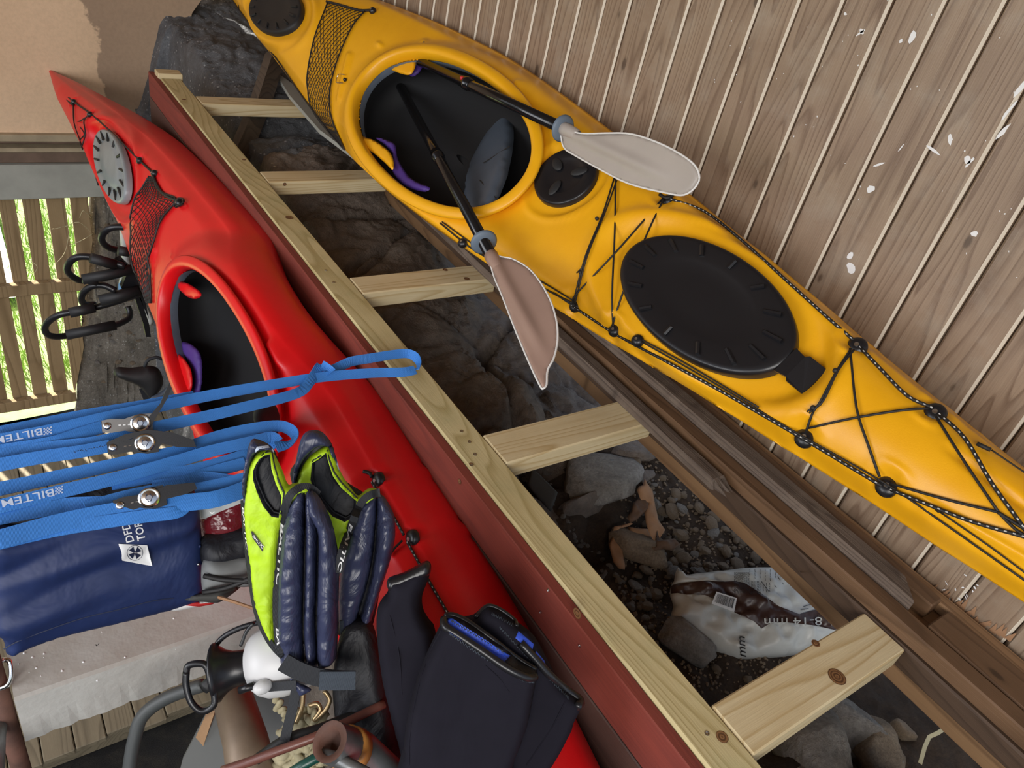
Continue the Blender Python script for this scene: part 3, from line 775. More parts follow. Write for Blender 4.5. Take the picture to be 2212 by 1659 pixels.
# ================================================================== KAYAKS
WT = [(-2.55, .0), (-2.45, .012), (-2.25, .036), (-1.95, .074), (-1.6, .106), (-1.3, .144), (-1.0, .184), (-.6, .231), (-.3, .258), (0, .275), (.4, .262), (.7, .235), (1.0, .200), (1.4, .155), (1.8, .110), (2.2, .06), (2.42, .026), (2.55, .0)]
def interp(T, v):
    if v <= T[0][0]: return T[0][1]
    for (a, fa), (b, fb) in zip(T, T[1:]):
        if v <= b:
            t = (v-a)/(b-a); return fa+(fb-fa)*t
    return T[-1][1]
class Kayak:
    def __init__(s, name, label, o, th, mat, spec):
        s.o = V(o); s.ax = V((0, 1, 0)); s.n = V((-sin(th), 0, cos(th))); s.s = s.ax.cross(s.n); s.mat = mat; s.sp = spec
        s.t = thing(name, s.o-V((0, 0, .3)), label, 'kayak')
        s.ws = [sum(interp(WT, -2.55+k*.01+j*.03) for j in range(-3, 4))/7 for k in range(511)]
    def w(s, v):
        f_ = max(0, min(509.99, (v+2.55)/.01)); i = int(f_); t = f_-i; return max(.004, s.ws[i]*(1-t)+s.ws[i+1]*t)*(1-.10*sst(-.5, -1.3, v) if 'stern' in s.sp else 1)
    def gun(s, v): return (s.sp.get('bowrise', .10)*(v/2.5)**2.2 if v > 0 else s.sp.get('sternrise', .05)*(abs(v)/2.5)**2)
    def base(s, u, v):
        w_ = s.w(v); k = min(1, abs(u)/w_); cr = .035+s.sp.get('crown', .05)*sst(.35, 1.0, v)*(1-.5*sst(1.6, 2.4, v))+.02*sst(-.5, -1.4, v)*(1-sst(-1.7, -2.3, v))
        rnd = -.028*sst(.80, 1.0, k)*min(1, w_/.1)
        return s.gun(v)+min(cr, w_*.7)*(1-k**2.2)+rnd
    def z(s, u, v, cut=True):
        z = s.base(u, v); sp = s.sp
        cu, cv, ca, cb, ch = sp['cock']
        e = sqrt(((u-cu)/cb)**2+((v-cv)/ca)**2)
        k = 1-sst(1.0, 1.42, e); rim = ch+sp.get('ctilt', .06)*(v-cv); z = z*(1-k)+(rim-.016)*k
        for (hu, hv, ha, hb, dep, ring) in sp['hatch']:
            e = sqrt(((u-hu)/hb)**2+((v-hv)/ha)**2)
            flat = s.base(hu, hv)+.004
            k = 1-sst(1.20, 1.38, e); z = z*(1-k)+(flat-dep)*k if k > 0 else z
            z += ring*1.5*math.exp(-((e-1.46)/.11)**2)
        for (fu, fv, r) in sp.get('dim', []):
            d = sqrt((u-fu)**2+(v-fv)**2)/r; z += -.012*math.exp(-(d/.75)**4)+.004*math.exp(-((d-1.15)/.22)**2)
        for (fu, fv, a_, b_, hh) in sp.get('bump', []):
            z += hh*math.exp(-((u-fu)/b_)**2-((v-fv)/a_)**2)
        for (fu, fv, u2, v2, r, hh) in sp.get('ridge', []):
            dx, dy = u2-fu, v2-fv; L = dx*dx+dy*dy; t = max(0, min(1, ((u-fu)*dx+(v-fv)*dy)/L)); d = sqrt((u-fu-t*dx)**2+(v-fv-t*dy)**2); z += hh*math.exp(-(d/r)**2)
        return z
    def P(s, u, v, h=None, off=0):
        h = s.z(u, v) if h is None else h
        return s.o+s.s*(u+s.cs(v))+s.ax*v+s.n*(h+off)
    def cs(s, v): return .058*sst(-.45, -1.3, v)+.035*math.exp(-((v-1.25)/.62)**2) if 'stern' in s.sp else 0
    def uv(s, x, y, off=.0, h=None):
        hh = .04 if h is None else h
        for _ in range(8):
            r = ray(x, y); oo = s.o+s.n*(hh+off); t = oo.dot(s.n)/r.dot(s.n); q = r*t-oo; u, v = q.dot(s.s), q.dot(s.ax); u -= s.cs(v)
            if h is not None: break
            hh = hh*.4+.6*s.base(max(-s.w(v), min(s.w(v), u)), v)
        return u, v
    def on(s, x, y, off=.006):
        u, v = s.uv(x, y, off); w_ = s.w(v)*1.01; u = max(-w_, min(w_, u)); return s.P(u, v, max(s.base(u, v), s.z(u, v)), off)
    def hull(s):
        sp = s.sp; vs = []; fs = []; NV = 400; M = 84; HB = 26
        cu, cv, ca, cb, ch = sp['cock']; ring = M+1+HB-1
        for j in range(NV+1):
            v = -2.55+5.1*j/NV; w_ = s.w(v)
            for i in range(M+1):
                t = -1+2*i/M; u = w_*(t if abs(t) < 1 else t); vs.append(s.P(u, v))
            g = s.P(w_, v); ge = s.z(w_, v); dp = sp['depth']*min(1, (w_/.16))**.8*(1-.25*sst(1.6, 2.5, abs(v)))
            for i in range(1, HB):
                a = pi*i/HB; cx = cos(a); sx = sin(a)
                bl_ = 1+sp.get('bulge', 0)*min(1, sx*2.2); cx, sx = (math.copysign(abs(cx)**sp.get('hp', 1.0), cx), 1-abs(cx)**1.7) if sp.get('flare') else (math.copysign(abs(cx)**.62, cx), sx**.85)
                vs.append(s.P(w_*cx*bl_, v, ge-dp*sx))
        for j in range(NV):
            for i in range(ring):
                a = j*ring+i; b = j*ring+(i+1) % ring; c = (j+1)*ring+(i+1) % ring; d = (j+1)*ring+i
                if i < M:
                    p = (vs[a]+vs[b]+vs[c]+vs[d])/4-s.o; u, v = p.dot(s.s), p.dot(s.ax); u -= s.cs(v)
                    if ((u-cu)/(cb-.024))**2+((v-cv)/(ca-.024))**2 < 1: continue
                fs.append([a, b, c, d])
        part('hull', vs, fs, s.mat, s.t, smooth=True)
        # coaming: a rolled lip swept round the cockpit, with a wall going down inside
        n = 120; prof = [(.001, -.016), (.000, -.010), (.001, -.002), (.003, .010), (.008, .016), (.018, .017), (.034, .014), (.038, .008), (.034, .002), (.020, -.003), (.016, -.025), (.012, -.032)]
        inn = sp.get('inn', .034); vs = []; fs = []
        for k in range(n):
            a = 2*pi*k/n; ca_, cb_ = cos(a), sin(a)
            for (r, h) in prof:
                rr = r-inn
                vs.append(s.P(cu+(cb+rr)*math.copysign(abs(cb_)**.92, cb_), cv+(ca+rr)*math.copysign(abs(ca_)**.92, ca_), ch+sp.get('ctilt', .06)*(cv+(ca+rr)*ca_-cv)+h))
        m = len(prof)
        for k in range(n):
            for i in range(m-1): fs.append([k*m+i, k*m+i+1, ((k+1) % n)*m+i+1, ((k+1) % n)*m+i])
        part('coaming', vs, fs, s.mat, s.t, smooth=True)
        # inner shell, the shade inside the cockpit put into its near-black colour
        vs = []; fs = []; n = 64; L = [(-.012, 1.005, 1.0), (-.046, 1.03, 1.015), (-.085, 1.12, 1.10), (-.14, 1.10, 1.12), (-.185, .85, 1.0), (-.20, .4, .7), (-.20, .05, .1)]
        for (h, kb, ka) in L:
            for k in range(n):
                a = 2*pi*k/n; vs.append(s.P(cu+(cb-inn+.004)*kb*sin(a), cv+(ca-inn+.004)*ka*cos(a), ch+sp.get('ctilt', .06)*(ca*cos(a))*(1 if h > -.05 else .5)+h*sp.get('dd', .78)-.008))
        for i in range(len(L)-1):
            for k in range(n): fs.append([i*n+k, i*n+(k+1) % n, (i+1)*n+(k+1) % n, (i+1)*n+k])
        part('cockpit_shell', vs, fs, None, s.t, smooth=True, mats=['cockpit_dark', 'grey_foam'], mi=[1 if q < n and cos(2*pi*q/n) > .15 else 0 for q in range(len(fs))])
    def lid(s, u0, v0, a, b, mat, ribs, inner=True, name='hatch_lid', tab=0, up=.0, dome=.004, r0=.70, r1=.88, ribmat=None):
        z0 = s.base(u0, v0)+.004+up; vs = []; fs = []; n = 72
        rings = [(1.0, -.022), (1.0, -.006), (.985, .000), (.955, .003), (.90, .002), (.66, .002+dome), (.60, .002+dome*.2), (.3, .001+dome*.3), (.0, .001+dome*.3)]
        for (r, h) in rings:
            for k in range(n):
                t = 2*pi*k/n; vs.append(s.P(u0+b*r*sin(t), v0+a*r*cos(t), z0+h))
        for i in range(len(rings)-1):
            for k in range(n): fs.append([i*n+k, i*n+(k+1) % n, (i+1)*n+(k+1) % n, (i+1)*n+k])
        lid = part(name, vs, fs, mat, s.t, smooth=True)
        for k in range(ribs):
            t = 2*pi*(k+.5)/ribs
            p = [s.P(u0+b*r*sin(t), v0+a*r*cos(t), z0+.003+dome*.4) for r in (r0, r1)]
            part('rib', *tube([q+s.n*.002 for q in p], .0046, 6), ribmat or mat, lid, smooth=False)
        if tab:
            tv = v0-a; T = [(-.028, .004), (.028, .004), (.024, -.020), (.030, -.026), (.030, -.062), (-.030, -.062), (-.030, -.026), (-.024, -.020)]
            top = [s.P(u0+x, tv+y, z0+.002-(.010 if y < -.03 else 0)) for x, y in T]; bot = [p-s.n*.006 for p in top]; N = len(T)
            part('pull_tab', top+bot, [list(range(N))[::-1], [N+i for i in range(N)]]+[[i, (i+1) % N, N+(i+1) % N, N+i] for i in range(N)], mat, lid)
        return lid
    def fitting(s, u, v, r=.017, name='deck_fitting', z=None):
        c = s.P(u, v, s.z(u, v) if z is None else z, .001)
        vs, fs = lathe([(0, r*1.02), (.006, r*1.05), (.011, r*.92), (.014, r*.55), (.0145, r*.3), (.0135, .0001)], c, s.n, 20)
        f_ = part(name, vs, fs, 'black_plastic', s.t, smooth=True)
        part('screw', *lathe([(.0138, r*.26), (.0155, r*.24), (.0152, .0001)], c, s.n, 10), 'steel', f_)
        return f_
    def cord(s, px, r=.0024, off=.007, name='bungee_cord', sm=4, world=None, fleck=False):
        P_ = [s.on(x, y, off) if not isinstance(x, V) else x for x, y in px]
        pts = smoothpath(P_, sm) if sm else P_
        o = part(name, *tube(pts, r, 6), 'cord', s.t, smooth=True)
        if fleck:
            m = MB(); L = 0
            for a, b in zip(pts, pts[1:]):
                k = 0; seg = (b-a).length
                while L < seg:
                    c = a+(b-a)*(L/seg); d = (b-a).normalized(); side = (-c).normalized()*r*.75
                    m.add(tube([c+side-d*.0018, c+side+d*.0018], r*.42, 4)); L += .011
                L -= seg
            if m.v: m.build('fleck', 'cord_fleck', o, kind='stuff')
        return o
# ---- the yellow kayak, leaning on the board wall
KY = Kayak('kayak', 'yellow sea kayak lying tilted against the board wall', (1.212, 2.0, -.655), .85, 'yellow_plastic',
           dict(cock=(-.045, -.135, .435, .222, .072), hatch=[(-.006, -1.174, .224, .114, .030, .007), (-.055, 1.13, .225, .098, .022, .006), (.052, -.625, .090, .082, .014, .003)], depth=.165, flare=1))
sp = KY.sp; sp['dim'] = []; sp['bump'] = []; sp['ridge'] = []
def uvp(K, x, y): return K.uv(x, y, 0)
for (x, y) in [(1850, 743), (2019, 885), (1735, 940), (1914, 1045), (1437, 425), (1236, 655), (1325, 712)]:
    sp['dim'].append((*uvp(KY, x, y), .026))
for (x, y, a, b, h) in [(918, 92, .018, .012, .012), (820, 97, .018, .008, .010)]: sp['bump'].append((*uvp(KY, x, y), a, b, h))
for (x, y, x2, y2, r, h) in [(755, 120, 733, 215, .010, .012), (1130, 195, 1118, 225, .014, .012), (1118, 225, 1140, 250, .012, .008), (1140, 950, 1175, 1010, .02, .01), (2060, 975, 2140, 925, .006, .006), (2060, 975, 2212, 1095, .008, -.008), (2100, 930, 2230, 1010, .02, -.008), (2003, 1085, 1998, 1120, .006, .008), (2003, 1085, 2230, 1215, .006, .006)]:
    sp['ridge'].append((*uvp(KY, x, y), *uvp(KY, x2, y2), r, h))
KY.hull()
KY.lid(-.006, -1.174, .224, .114, 'black_plastic', 14, tab=1, up=-.004, dome=.003)
KY.lid(-.055, 1.13, .225, .098, 'black_matt', 14, up=-.002)
dl = KY.lid(.052, -.625, .090, .082, 'black_plastic', 0, name='day_hatch_lid', up=-.001)
for a_ in (0, 2.09, 4.19):   # three finger grips
    c = KY.P(.052+.040*sin(a_+.3), -.625+.044*cos(a_+.3), KY.base(.052, -.625)+.009)
    vs, fs = sphere((0, 0, 0), 1, 12, 8); d = (KY.s*sin(a_+.3)+KY.ax*cos(a_+.3)); e_ = KY.n.cross(d)
    part('finger_grip', [c+d*(v.x*.024)+e_*(v.y*.013)+KY.n*(v.z*.0045) for v in vs], fs, 'black_matt', dl, smooth=True)
for (x, y) in [(1850, 743), (2019, 885), (1735, 940), (1914, 1045)]: KY.fitting(*KY.uv(x, y, .01))
for (x, y) in [(1437, 425), (1236, 655), (1325, 712), (1382, 742), (1012, 538)]: KY.fitting(*KY.uv(x, y, .01), r=.013)
K = KY
K.cord([(1440, 427), (1520, 455), (1600, 520), (1700, 610), (1790, 690), (1850, 740)], .0030, name='deck_line', fleck=True)
K.cord([(1858, 750), (1905, 800), (1960, 855), (2012, 880)], .0030, name='deck_line', fleck=True)
K.cord([(2030, 895), (2085, 950), (2140, 1040), (2190, 1110), (2230, 1165)], .0030, name='deck_line', fleck=True)
K.cord([(1235, 660), (1330, 722), (1450, 795), (1560, 850), (1735, 948), (1830, 1005), (1905, 1050)], .0030, name='deck_line', fleck=True)
K.cord([(1925, 1058), (2000, 1092), (2100, 1128), (2215, 1160)], .0030, name='deck_line', fleck=True)
K.cord([(1385, 742), (1500, 805), (1600, 862), (1700, 925), (1905, 1040), (2035, 1128), (2225, 1262)], .0016, name='rudder_line')
K.cord([(1382, 735), (1470, 780), (1560, 832), (1640, 882)], .0016, name='rudder_line')
K.cord([(1195, 632), (1237, 660)], .002, name='rudder_line')
K.cord([(975, 507), (1012, 536), (1045, 556), (1150, 610), (1236, 655)], .0022, name='rudder_line')
K.cord([(978, 503), (1015, 528), (1050, 548), (1155, 600), (1236, 648)], .0018, name='rudder_line')
K.cord([(1327, 385), (1302, 465), (1268, 560), (1238, 655)], .0020)
K.cord([(1332, 390), (1306, 465), (1272, 560), (1242, 655)], .0018)
K.cord([(1330, 385), (1328, 500), (1322, 640), (1325, 710)], .0022)
K.cord([(1435, 425), (1330, 545), (1245, 635), (1237, 655)], .0022)
K.cord([(1435, 427), (1400, 500), (1350, 620), (1322, 705)], .0022)
K.cord([(1425, 420), (1440, 428), (1455, 420)], .004)
K.cord([(1846, 760), (1812, 805), (1780, 870), (1760, 890), (1740, 935)], .0022)
K.cord([(1840, 758), (1808, 808), (1775, 870), (1757, 895)], .002)
K.cord([(1838, 758), (1850, 880), (1875, 960), (1900, 1030)], .0022)
K.cord([(1745, 925), (1850, 902), (1950, 886), (2005, 882)], .0022)
K.cord([(2022, 900), (2085, 1000), (2158, 1108)], .0022)
K.cord([(1925, 1045), (2040, 1078), (2155, 1106)], .0022)
K.cord([(2155, 1106), (2180, 1122), (2225, 1150)], .0026); K.cord([(2158, 1108), (2190, 1140), (2215, 1158)], .0022)
K.cord([(2142, 972), (2180, 998), (2225, 1028)], .0013, name='rudder_line'); K.cord([(2110, 958), (2140, 972)], .0035, name='rudder_line_sleeve', sm=0)
K.cord([(2020, 1098), (2030, 1107)], .003, name='rudder_line_sleeve', sm=0); K.cord([(2030, 1107), (2130, 1175), (2225, 1245)], .0013, name='rudder_line')
for (x, y) in [(1290, 473), (1255, 590), (1806, 805), (1758, 885)]:   # knots
    c = K.on(x, y, .007); part('cord_knot', *sphere(c, .0048, 8, 6), 'cord', K.t, smooth=True)
for (x, y, x2, y2) in [(1258, 582, 1246, 590), (1757, 885, 1745, 895), (1757, 888, 1750, 898)]: K.cord([(x, y), (x2, y2)], .0015, sm=0)
# bow rigging at the top of the frame
K.cord([(500, 0), (520, 30), (535, 55), (560, 85), (600, 130), (640, 190), (680, 245), (720, 300)], .003, name='deck_line')
K.cord([(490, -20), (505, 25), (512, 60)], .002); K.cord([(520, -10), (512, 25), (520, 45)], .002)
# elastic deck net
def net(K, Lp, Rp, nn, turns, r, name='deck_net', off=.006):
    def at(P_, t): 
        f_ = t*(len(P_)-1); i = min(int(f_), len(P_)-2); a, b = P_[i], P_[i+1]; k = f_-i; return a[0]+(b[0]-a[0])*k, a[1]+(b[1]-a[1])*k
    Lp = [tuple(p) for p in spline2(Lp, 4, False)]; Rp = [tuple(p) for p in spline2(Rp, 4, False)]
    m = MB(); NS = 36
    for j in range(nn*2):
        pts = []
        for i in range(NS*2+1):
            t = i/(NS*2); s_ = (t*turns*1.0+j/nn) % 2; s_ = s_ if s_ <= 1 else 2-s_
            a = at(Lp, t); b = at(Rp, t); pts.append(K.on(a[0]+(b[0]-a[0])*s_, a[1]+(b[1]-a[1])*s_, off))
        m.add(tube(pts, r, 4, caps=False))
    n_ = m.build(name, 'cord', K.t)
    for E_ in (Lp, Rp): part('net_edge', *tube([K.on(x, y, off+.001) for x, y in E_], r*2.1, 6), 'cord', n_, smooth=True)
    return n_
net(KY, [(708, 4), (698, 30), (678, 85), (665, 150), (664, 190), (678, 245), (742, 322)], [(790, 22), (765, 50), (742, 95), (722, 150), (712, 200), (716, 255), (745, 325)], 9, 2, .0012)
KY.cord([(705, 3), (740, 12), (775, 22), (800, 22)], .0045, name='net_hem'); KY.fitting(*KY.uv(803, 21, .01), r=.012)
part('d_ring', *tube([KY.on(x, y, .012) for x, y in [(745, 162), (733, 162), (727, 172), (731, 182), (742, 180)]], .0016, 6, sm=4), 'chrome', KY.t)
part('ring_pad', *sphere(KY.on(746, 173, .004), .007, 10, 6), 'black_plastic', KY.t, smooth=True)
for (x, y) in [(1134, 400), (921, 99)]:
    part('screw', *lathe([(0, .004), (.002, .0035), (.0015, .001)], KY.P(*KY.uv(x, y, 0)), KY.n, 10), 'brass', KY.t)
# cockpit fittings
hz = sp['cock'][4]
for ol in ([(812, 137), (822, 137), (840, 148), (860, 157), (880, 162), (892, 156), (898, 133), (880, 126), (840, 125)], [(776, 285), (788, 296), (806, 302), (825, 314), (843, 330), (850, 348), (848, 367), (832, 352), (806, 330), (780, 312)]):
    vs, fs, mi = pillow(ol, KY.P(0, 0, hz-.006), KY.n, .007, step=6, back=.5, edge=5); part('thigh_flap', vs, fs, 'yellow_plastic', KY.t, smooth=True)
for ol in ([(884, 160), (896, 134), (914, 134), (908, 152), (894, 165)], [(812, 298), (838, 303), (854, 314), (860, 345), (888, 385), (928, 405), (915, 414), (880, 404), (856, 384), (845, 360), (848, 335), (830, 312)]):
    vs, fs, mi = pillow(ol, KY.P(0, 0, hz-.028), KY.n, .014, step=6, back=.5, edge=7); part('thigh_pad', vs, fs, 'purple_foam', KY.t, smooth=True)
vs, fs, mi = pillow([(1072, 262), (1090, 247), (1104, 254), (1110, 300), (1098, 372), (1078, 425), (1052, 462), (1022, 470), (1006, 432), (1010, 385), (1030, 330)], KY.P(.0, -.44, .015), (KY.ax*.35+KY.n*.94), .03, step=8, edge=16)
br = part('backrest', vs, fs, 'seat_grey', KY.t, smooth=True); bh = surf((vs, fs))
for a, b in (((1045, 355), (1102, 325)), ((1037, 392), (1072, 437))):
    part('backrest_cord', *tube([bh(*a)+V((-.002, 0, .004)), bh(*b)+V((-.004, 0, .012))], .0016, 5), 'cord', br)
vs, fs, mi = pillow([(900, 330), (960, 300), (1030, 330), (1040, 400), (1000, 440), (940, 420), (900, 380)], KY.P(0, -.15, -.10), KY.n, .012, step=9)
part('seat', vs, fs, 'cockpit_dark', KY.t, smooth=True)

# ---- the red kayak, hung on its side along the beam
KR = Kayak('kayak', 'red sea kayak hanging on its side along the stained boards', (.515, 1.77, -1.275), 1.28, 'red_plastic',
           dict(cock=(.050, -.085, .412, .200, .072), hatch=[(.012, 1.27, 0.275, .098, .030, .006), (-.02, -.78, .10, .085, -.016, 0)], depth=.205, bowrise=.075, bulge=.15, stern=1, crown=.012, dd=.7))
sp = KR.sp; sp['dim'] = []; sp['bump'] = []; sp['ridge'] = []
for (x, y) in [(803, 1038), (876, 1165), (301, 347), (158, 220), (196, 248)]: sp['dim'].append((*uvp(KR, x, y), .024))
for (x, y, a, b, h) in [(455, 584, .016, .012, .012), (377, 557, .02, .008, .010)]: sp['bump'].append((*uvp(KR, x, y), a, b, h))
for (x, y, x2, y2, r, h) in [(336, 540, 326, 590, .008, .012), (625, 750, 640, 785, .014, .012)]: sp['ridge'].append((*uvp(KR, x, y), *uvp(KR, x2, y2), r, h))
KR.hull()
KR.lid(.012, 1.27, .275, .098, 'grey_lid', 14, ribmat='cord', up=-.001, dome=-.010, r0=.68, r1=.92)
for (x, y) in [(803, 1038), (876, 1165)]: KR.fitting(*KR.uv(x, y, .01))
for (x, y) in [(301, 347), (158, 220), (196, 248), (383, 438), (330, 374)]: KR.fitting(*KR.uv(x, y, .01), r=.012)
K = KR
K.cord([(116, 203), (158, 219), (196, 246), (240, 285), (300, 345), (330, 374)], .0035, name='deck_line')
K.cord([(116, 203), (135, 245), (165, 300), (185, 345), (215, 400)], .0035, name='deck_line')
K.cord([(120, 206), (150, 222), (158, 226)], .0028); K.cord([(158, 226), (160, 265), (172, 300), (181, 322)], .0025)
K.cord([(195, 250), (187, 262), (184, 290), (182, 318)], .0025); K.cord([(190, 256), (170, 262), (155, 272), (148, 262)], .0022)
K.cord([(176, 275), (182, 290), (178, 305), (184, 325)], .0022)
K.cord([(115, 205), (112, 218), (118, 230), (126, 238), (124, 246)], .004, name='toggle_cord'); part('toggle', *tube([K.on(120, 245, .012), K.on(135, 240, .012)], .008, 8), 'black_matt', K.t)
K.cord([(130, 245), (140, 265), (152, 275)], .0018)
K.cord([(803, 1042), (830, 1085), (852, 1120), (872, 1155)], .0030, name='deck_line', fleck=True)
K.cord([(880, 1172), (900, 1208), (925, 1255), (955, 1310), (975, 1350)], .0030, name='deck_line', fleck=True)
K.cord([(788, 1018), (798, 1022), (803, 1030)], .004, name='deck_line'); K.cord([(868, 1168), (852, 1185), (845, 1200)], .0025)
net(KR, [(322, 380), (300, 420), (287, 470), (281, 540), (292, 600), (312, 655)], [(332, 384), (350, 415), (380, 432), (345, 480), (326, 560), (326, 655)], 9, 2, .0014)
KR.cord([(330, 376), (340, 405), (362, 425), (385, 434)], .0045, name='net_hem')
part('hook', *tube([KR.on(x, y, .012) for x, y in [(376, 447), (384, 430), (396, 431), (394, 440), (380, 447)]], .004, 6, sm=4), 'black_plastic', KR.t)
hz = sp['cock'][4]
for ol in ([(378, 612), (400, 638), (420, 646), (434, 640), (430, 628), (400, 610)], [(362, 738), (378, 758), (400, 778), (414, 805), (412, 845), (385, 850), (366, 800)]):
    vs, fs, mi = pillow(ol, KR.P(0, 0, hz-.006), KR.n, .007, step=6, back=.5, edge=5); part('thigh_flap', vs, fs, 'red_plastic', KR.t, smooth=True)
vs, fs, mi = pillow([(384, 740), (410, 742), (432, 765), (436, 810), (430, 850), (412, 850), (412, 800), (398, 768)], KR.P(0, 0, hz-.028), KR.n, .014, step=6, back=.5, edge=7); part('thigh_pad', vs, fs, 'purple_foam', KR.t, smooth=True)
vs, fs, mi = pillow([(358, 640), (366, 625), (370, 700), (374, 745), (366, 735)], KR.P(0, 0, hz-.02), KR.n, .008, step=6); part('foam_lining', vs, fs, 'grey_foam', KR.t, smooth=True)
vs, fs, mi = pillow([(560, 880), (590, 870), (604, 900), (600, 940), (570, 950), (555, 920)], KR.P(0, -.40, -.01), (KR.ax*.7+KR.n*.7), .03, step=8); part('backrest', vs, fs, 'cockpit_dark', KR.t, smooth=True)

# ================================================================== PADDLES
def paddle(name, label, j0, far, blade, mat, ring_px, joint_px, rad=.0145, twist=0, fblade=None):
    d = (far-j0).normalized()
    t = thing(name, (j0+far)/2, label, 'paddle', 'two-bladed kayak paddles lying in the yellow cockpit')
    def along(x, y):       # point of the shaft line nearest to the sight line
        r = ray(x, y).normalized(); w0 = j0; b = d.dot(r); dd = d.dot(w0); e = r.dot(w0)
        return j0+d*((b*e-dd)/(1-b*b))
    a = along(*blade[0][:2]); 
    part('shaft', *tube([far, a-d*.0+(a-j0)*.0], rad, 16), 'shaft_black', t, smooth=True)
    for x, y in ring_px:
        c = along(x, y); part('drip_ring', *lathe([(-.006, rad*.9), (-.005, rad*1.9), (0, rad*2.25), (.005, rad*1.9), (.006, rad*1.2)], c, d, 24), 'drip_grey', t, smooth=True)
    for x, y in joint_px:
        c = along(x, y); part('ferrule', *lathe([(-.022, rad), (-.02, rad*1.16), (-.004, rad*1.16), (-.003, rad*1.3), (.008, rad*1.3), (.009, rad*1.12), (.03, rad*1.12), (.032, rad)], c, d, 20), 'shaft_black', t, smooth=True)
    n = -(a.normalized()); n = (n-d*n.dot(d)).normalized()
    side = d.cross(n)
    n = (n*cos(twist)+side*sin(twist)).normalized()
    ol = blade[1]
    # blade shell: a spooned blade with a raised spine, real thickness
    o2 = [PP(x, y, a, n) for x, y in spline2(ol, 4)]
    L = max((p-a).length for p in o2); sd = d.cross(n)
    bl = (o2[0]-a); dirb = -d if (sum((p-a).dot(-d) for p in o2)) > 0 else d
    def bend(x, y):
        q = PP(x, y, a, n)-a; u = q.dot(sd); v = q.dot(dirb)
        spine = .010*math.exp(-(u/.013)**2)*(1-sst(.55, .95, v/L))
        return spine-.016*(v/L)**2*0+.35*u*u*6*(.6)
    vs, fs, mi = pillow(ol, a, n, .004, step=7, smooth_n=4, edge=6, bend=bend)
    b_ = part('blade', vs, fs, mat, t, smooth=True)
    sf = [p+n*bend(*px) for p, px in zip(o2, spline2(ol, 4))]
    part('blade_rim', *tube(sf+[sf[0]], .0022, 6, caps=False), 'blade_edge', b_, smooth=True)
    part('blade_socket', *lathe([(-.045, rad*.7), (-.035, rad*.95), (.0, rad*1.12), (.02, rad*1.15), (.022, rad)], a, -dirb, 16), mat, b_, smooth=True)
    return t, along, d
hz = KY.sp['cock'][4]
rimA = KY.P(*KY.uv(1025, 480, 0, hz+.02), hz+.036); farA = KY.P(*KY.uv(860, 178, 0, -.03), -.03)
tA, al, dA = paddle('paddle', 'kayak paddle whose brown blade hangs out over the cross timbers', rimA, farA, ((1066, 562), [(1060, 566), (1068, 556), (1085, 556), (1112, 563), (1150, 590), (1184, 640), (1202, 690), (1205, 735), (1196, 775), (1183, 800), (1181, 830), (1174, 840), (1168, 836), (1148, 795), (1116, 720), (1085, 640), (1068, 600)]), 'blade_brown', [(1049, 521)], [(944, 341)], twist=.12)
vs, fs, mi = pillow([(800, 163), (806, 145), (826, 137), (846, 146), (850, 160), (836, 168), (815, 170)], farA, KY.n, .006, step=6)
part('blade', vs, fs, 'seat_grey', tA, smooth=True)
part('drip_ring', *lathe([(-.006, .013), (-.005, .026), (0, .030), (.005, .026), (.006, .015)], al(861, 183), dA, 24), 'drip_grey', tA, smooth=True)
rimB = KY.P(*KY.uv(1120, 238, 0, hz+.02), hz+.034); q_ = KY.P(*KY.uv(1360, 345, 0, .145), .145)
dB = (rimB-q_).normalized(); farB = rimB+dB*.56
tB, al, dB = paddle('paddle', 'kayak paddle with a grey blade lying over the round hatch', q_, farB, ((1222, 290), [(1214, 304), (1216, 282), (1236, 284), (1262, 290), (1310, 288), (1370, 291), (1440, 316), (1495, 350), (1511, 378), (1504, 402), (1478, 421), (1440, 417), (1360, 397), (1290, 362), (1240, 334), (1222, 322)]), 'blade_grey', [(1213, 284)], [(1000, 205)], twist=-.1)
part('release_button', *sphere(al(993, 200)+V((-.012, -.004, .012)), .006, 8, 6), 'pack_red', tB, smooth=True)

# ================================================================== ROOF-RACK CARRIER AND THINGS LEFT OF THE RED KAYAK
def YP(y0): return lambda p: PY(p[0], p[1], y0)
rack = thing('kayak_carrier', PY(300, 700, 2.75), 'black padded kayak roof carrier with bent arms, left of the red cockpit', 'carrier')
Y0 = 2.75
loops = [([(300, 497), (262, 490), (235, 494), (221, 508), (222, 524), (238, 536), (262, 541), (300, 545)], [(250, 491), (270, 541)]),
         ([(270, 575), (235, 565), (195, 555), (165, 556), (148, 570), (146, 586), (160, 600), (180, 606), (230, 600), (275, 588)], []),
         ([(250, 628), (225, 617), (200, 618), (180, 632), (176, 648), (185, 658), (205, 658)], []),
         ([(300, 635), (240, 655), (180, 670), (135, 678), (110, 690), (97, 706), (102, 722), (120, 727), (145, 725), (200, 715), (250, 702), (275, 690), (281, 678), (276, 662)], [])]
for P_, _ in loops: part('arm', *tube([PY(x, y, Y0+.02*i) for i, (x, y) in enumerate(P_)], .0125, 10, sm=5), 'black_plastic', rack, smooth=True)
for a, b, r in [((196, 557), (248, 572), .019), ((178, 604), (285, 582), .019), ((215, 650), (300, 628), .022), ((150, 676), (205, 664), .019), ((143, 724), (250, 702), .019), ((180, 602), (210, 608), .017), ((256, 541), (278, 545), .018)]:
    part('foam_sleeve', *tube([PY(*a, Y0+.01), PY(*b, Y0+.01)], r, 12), 'black_matt', rack, smooth=True)
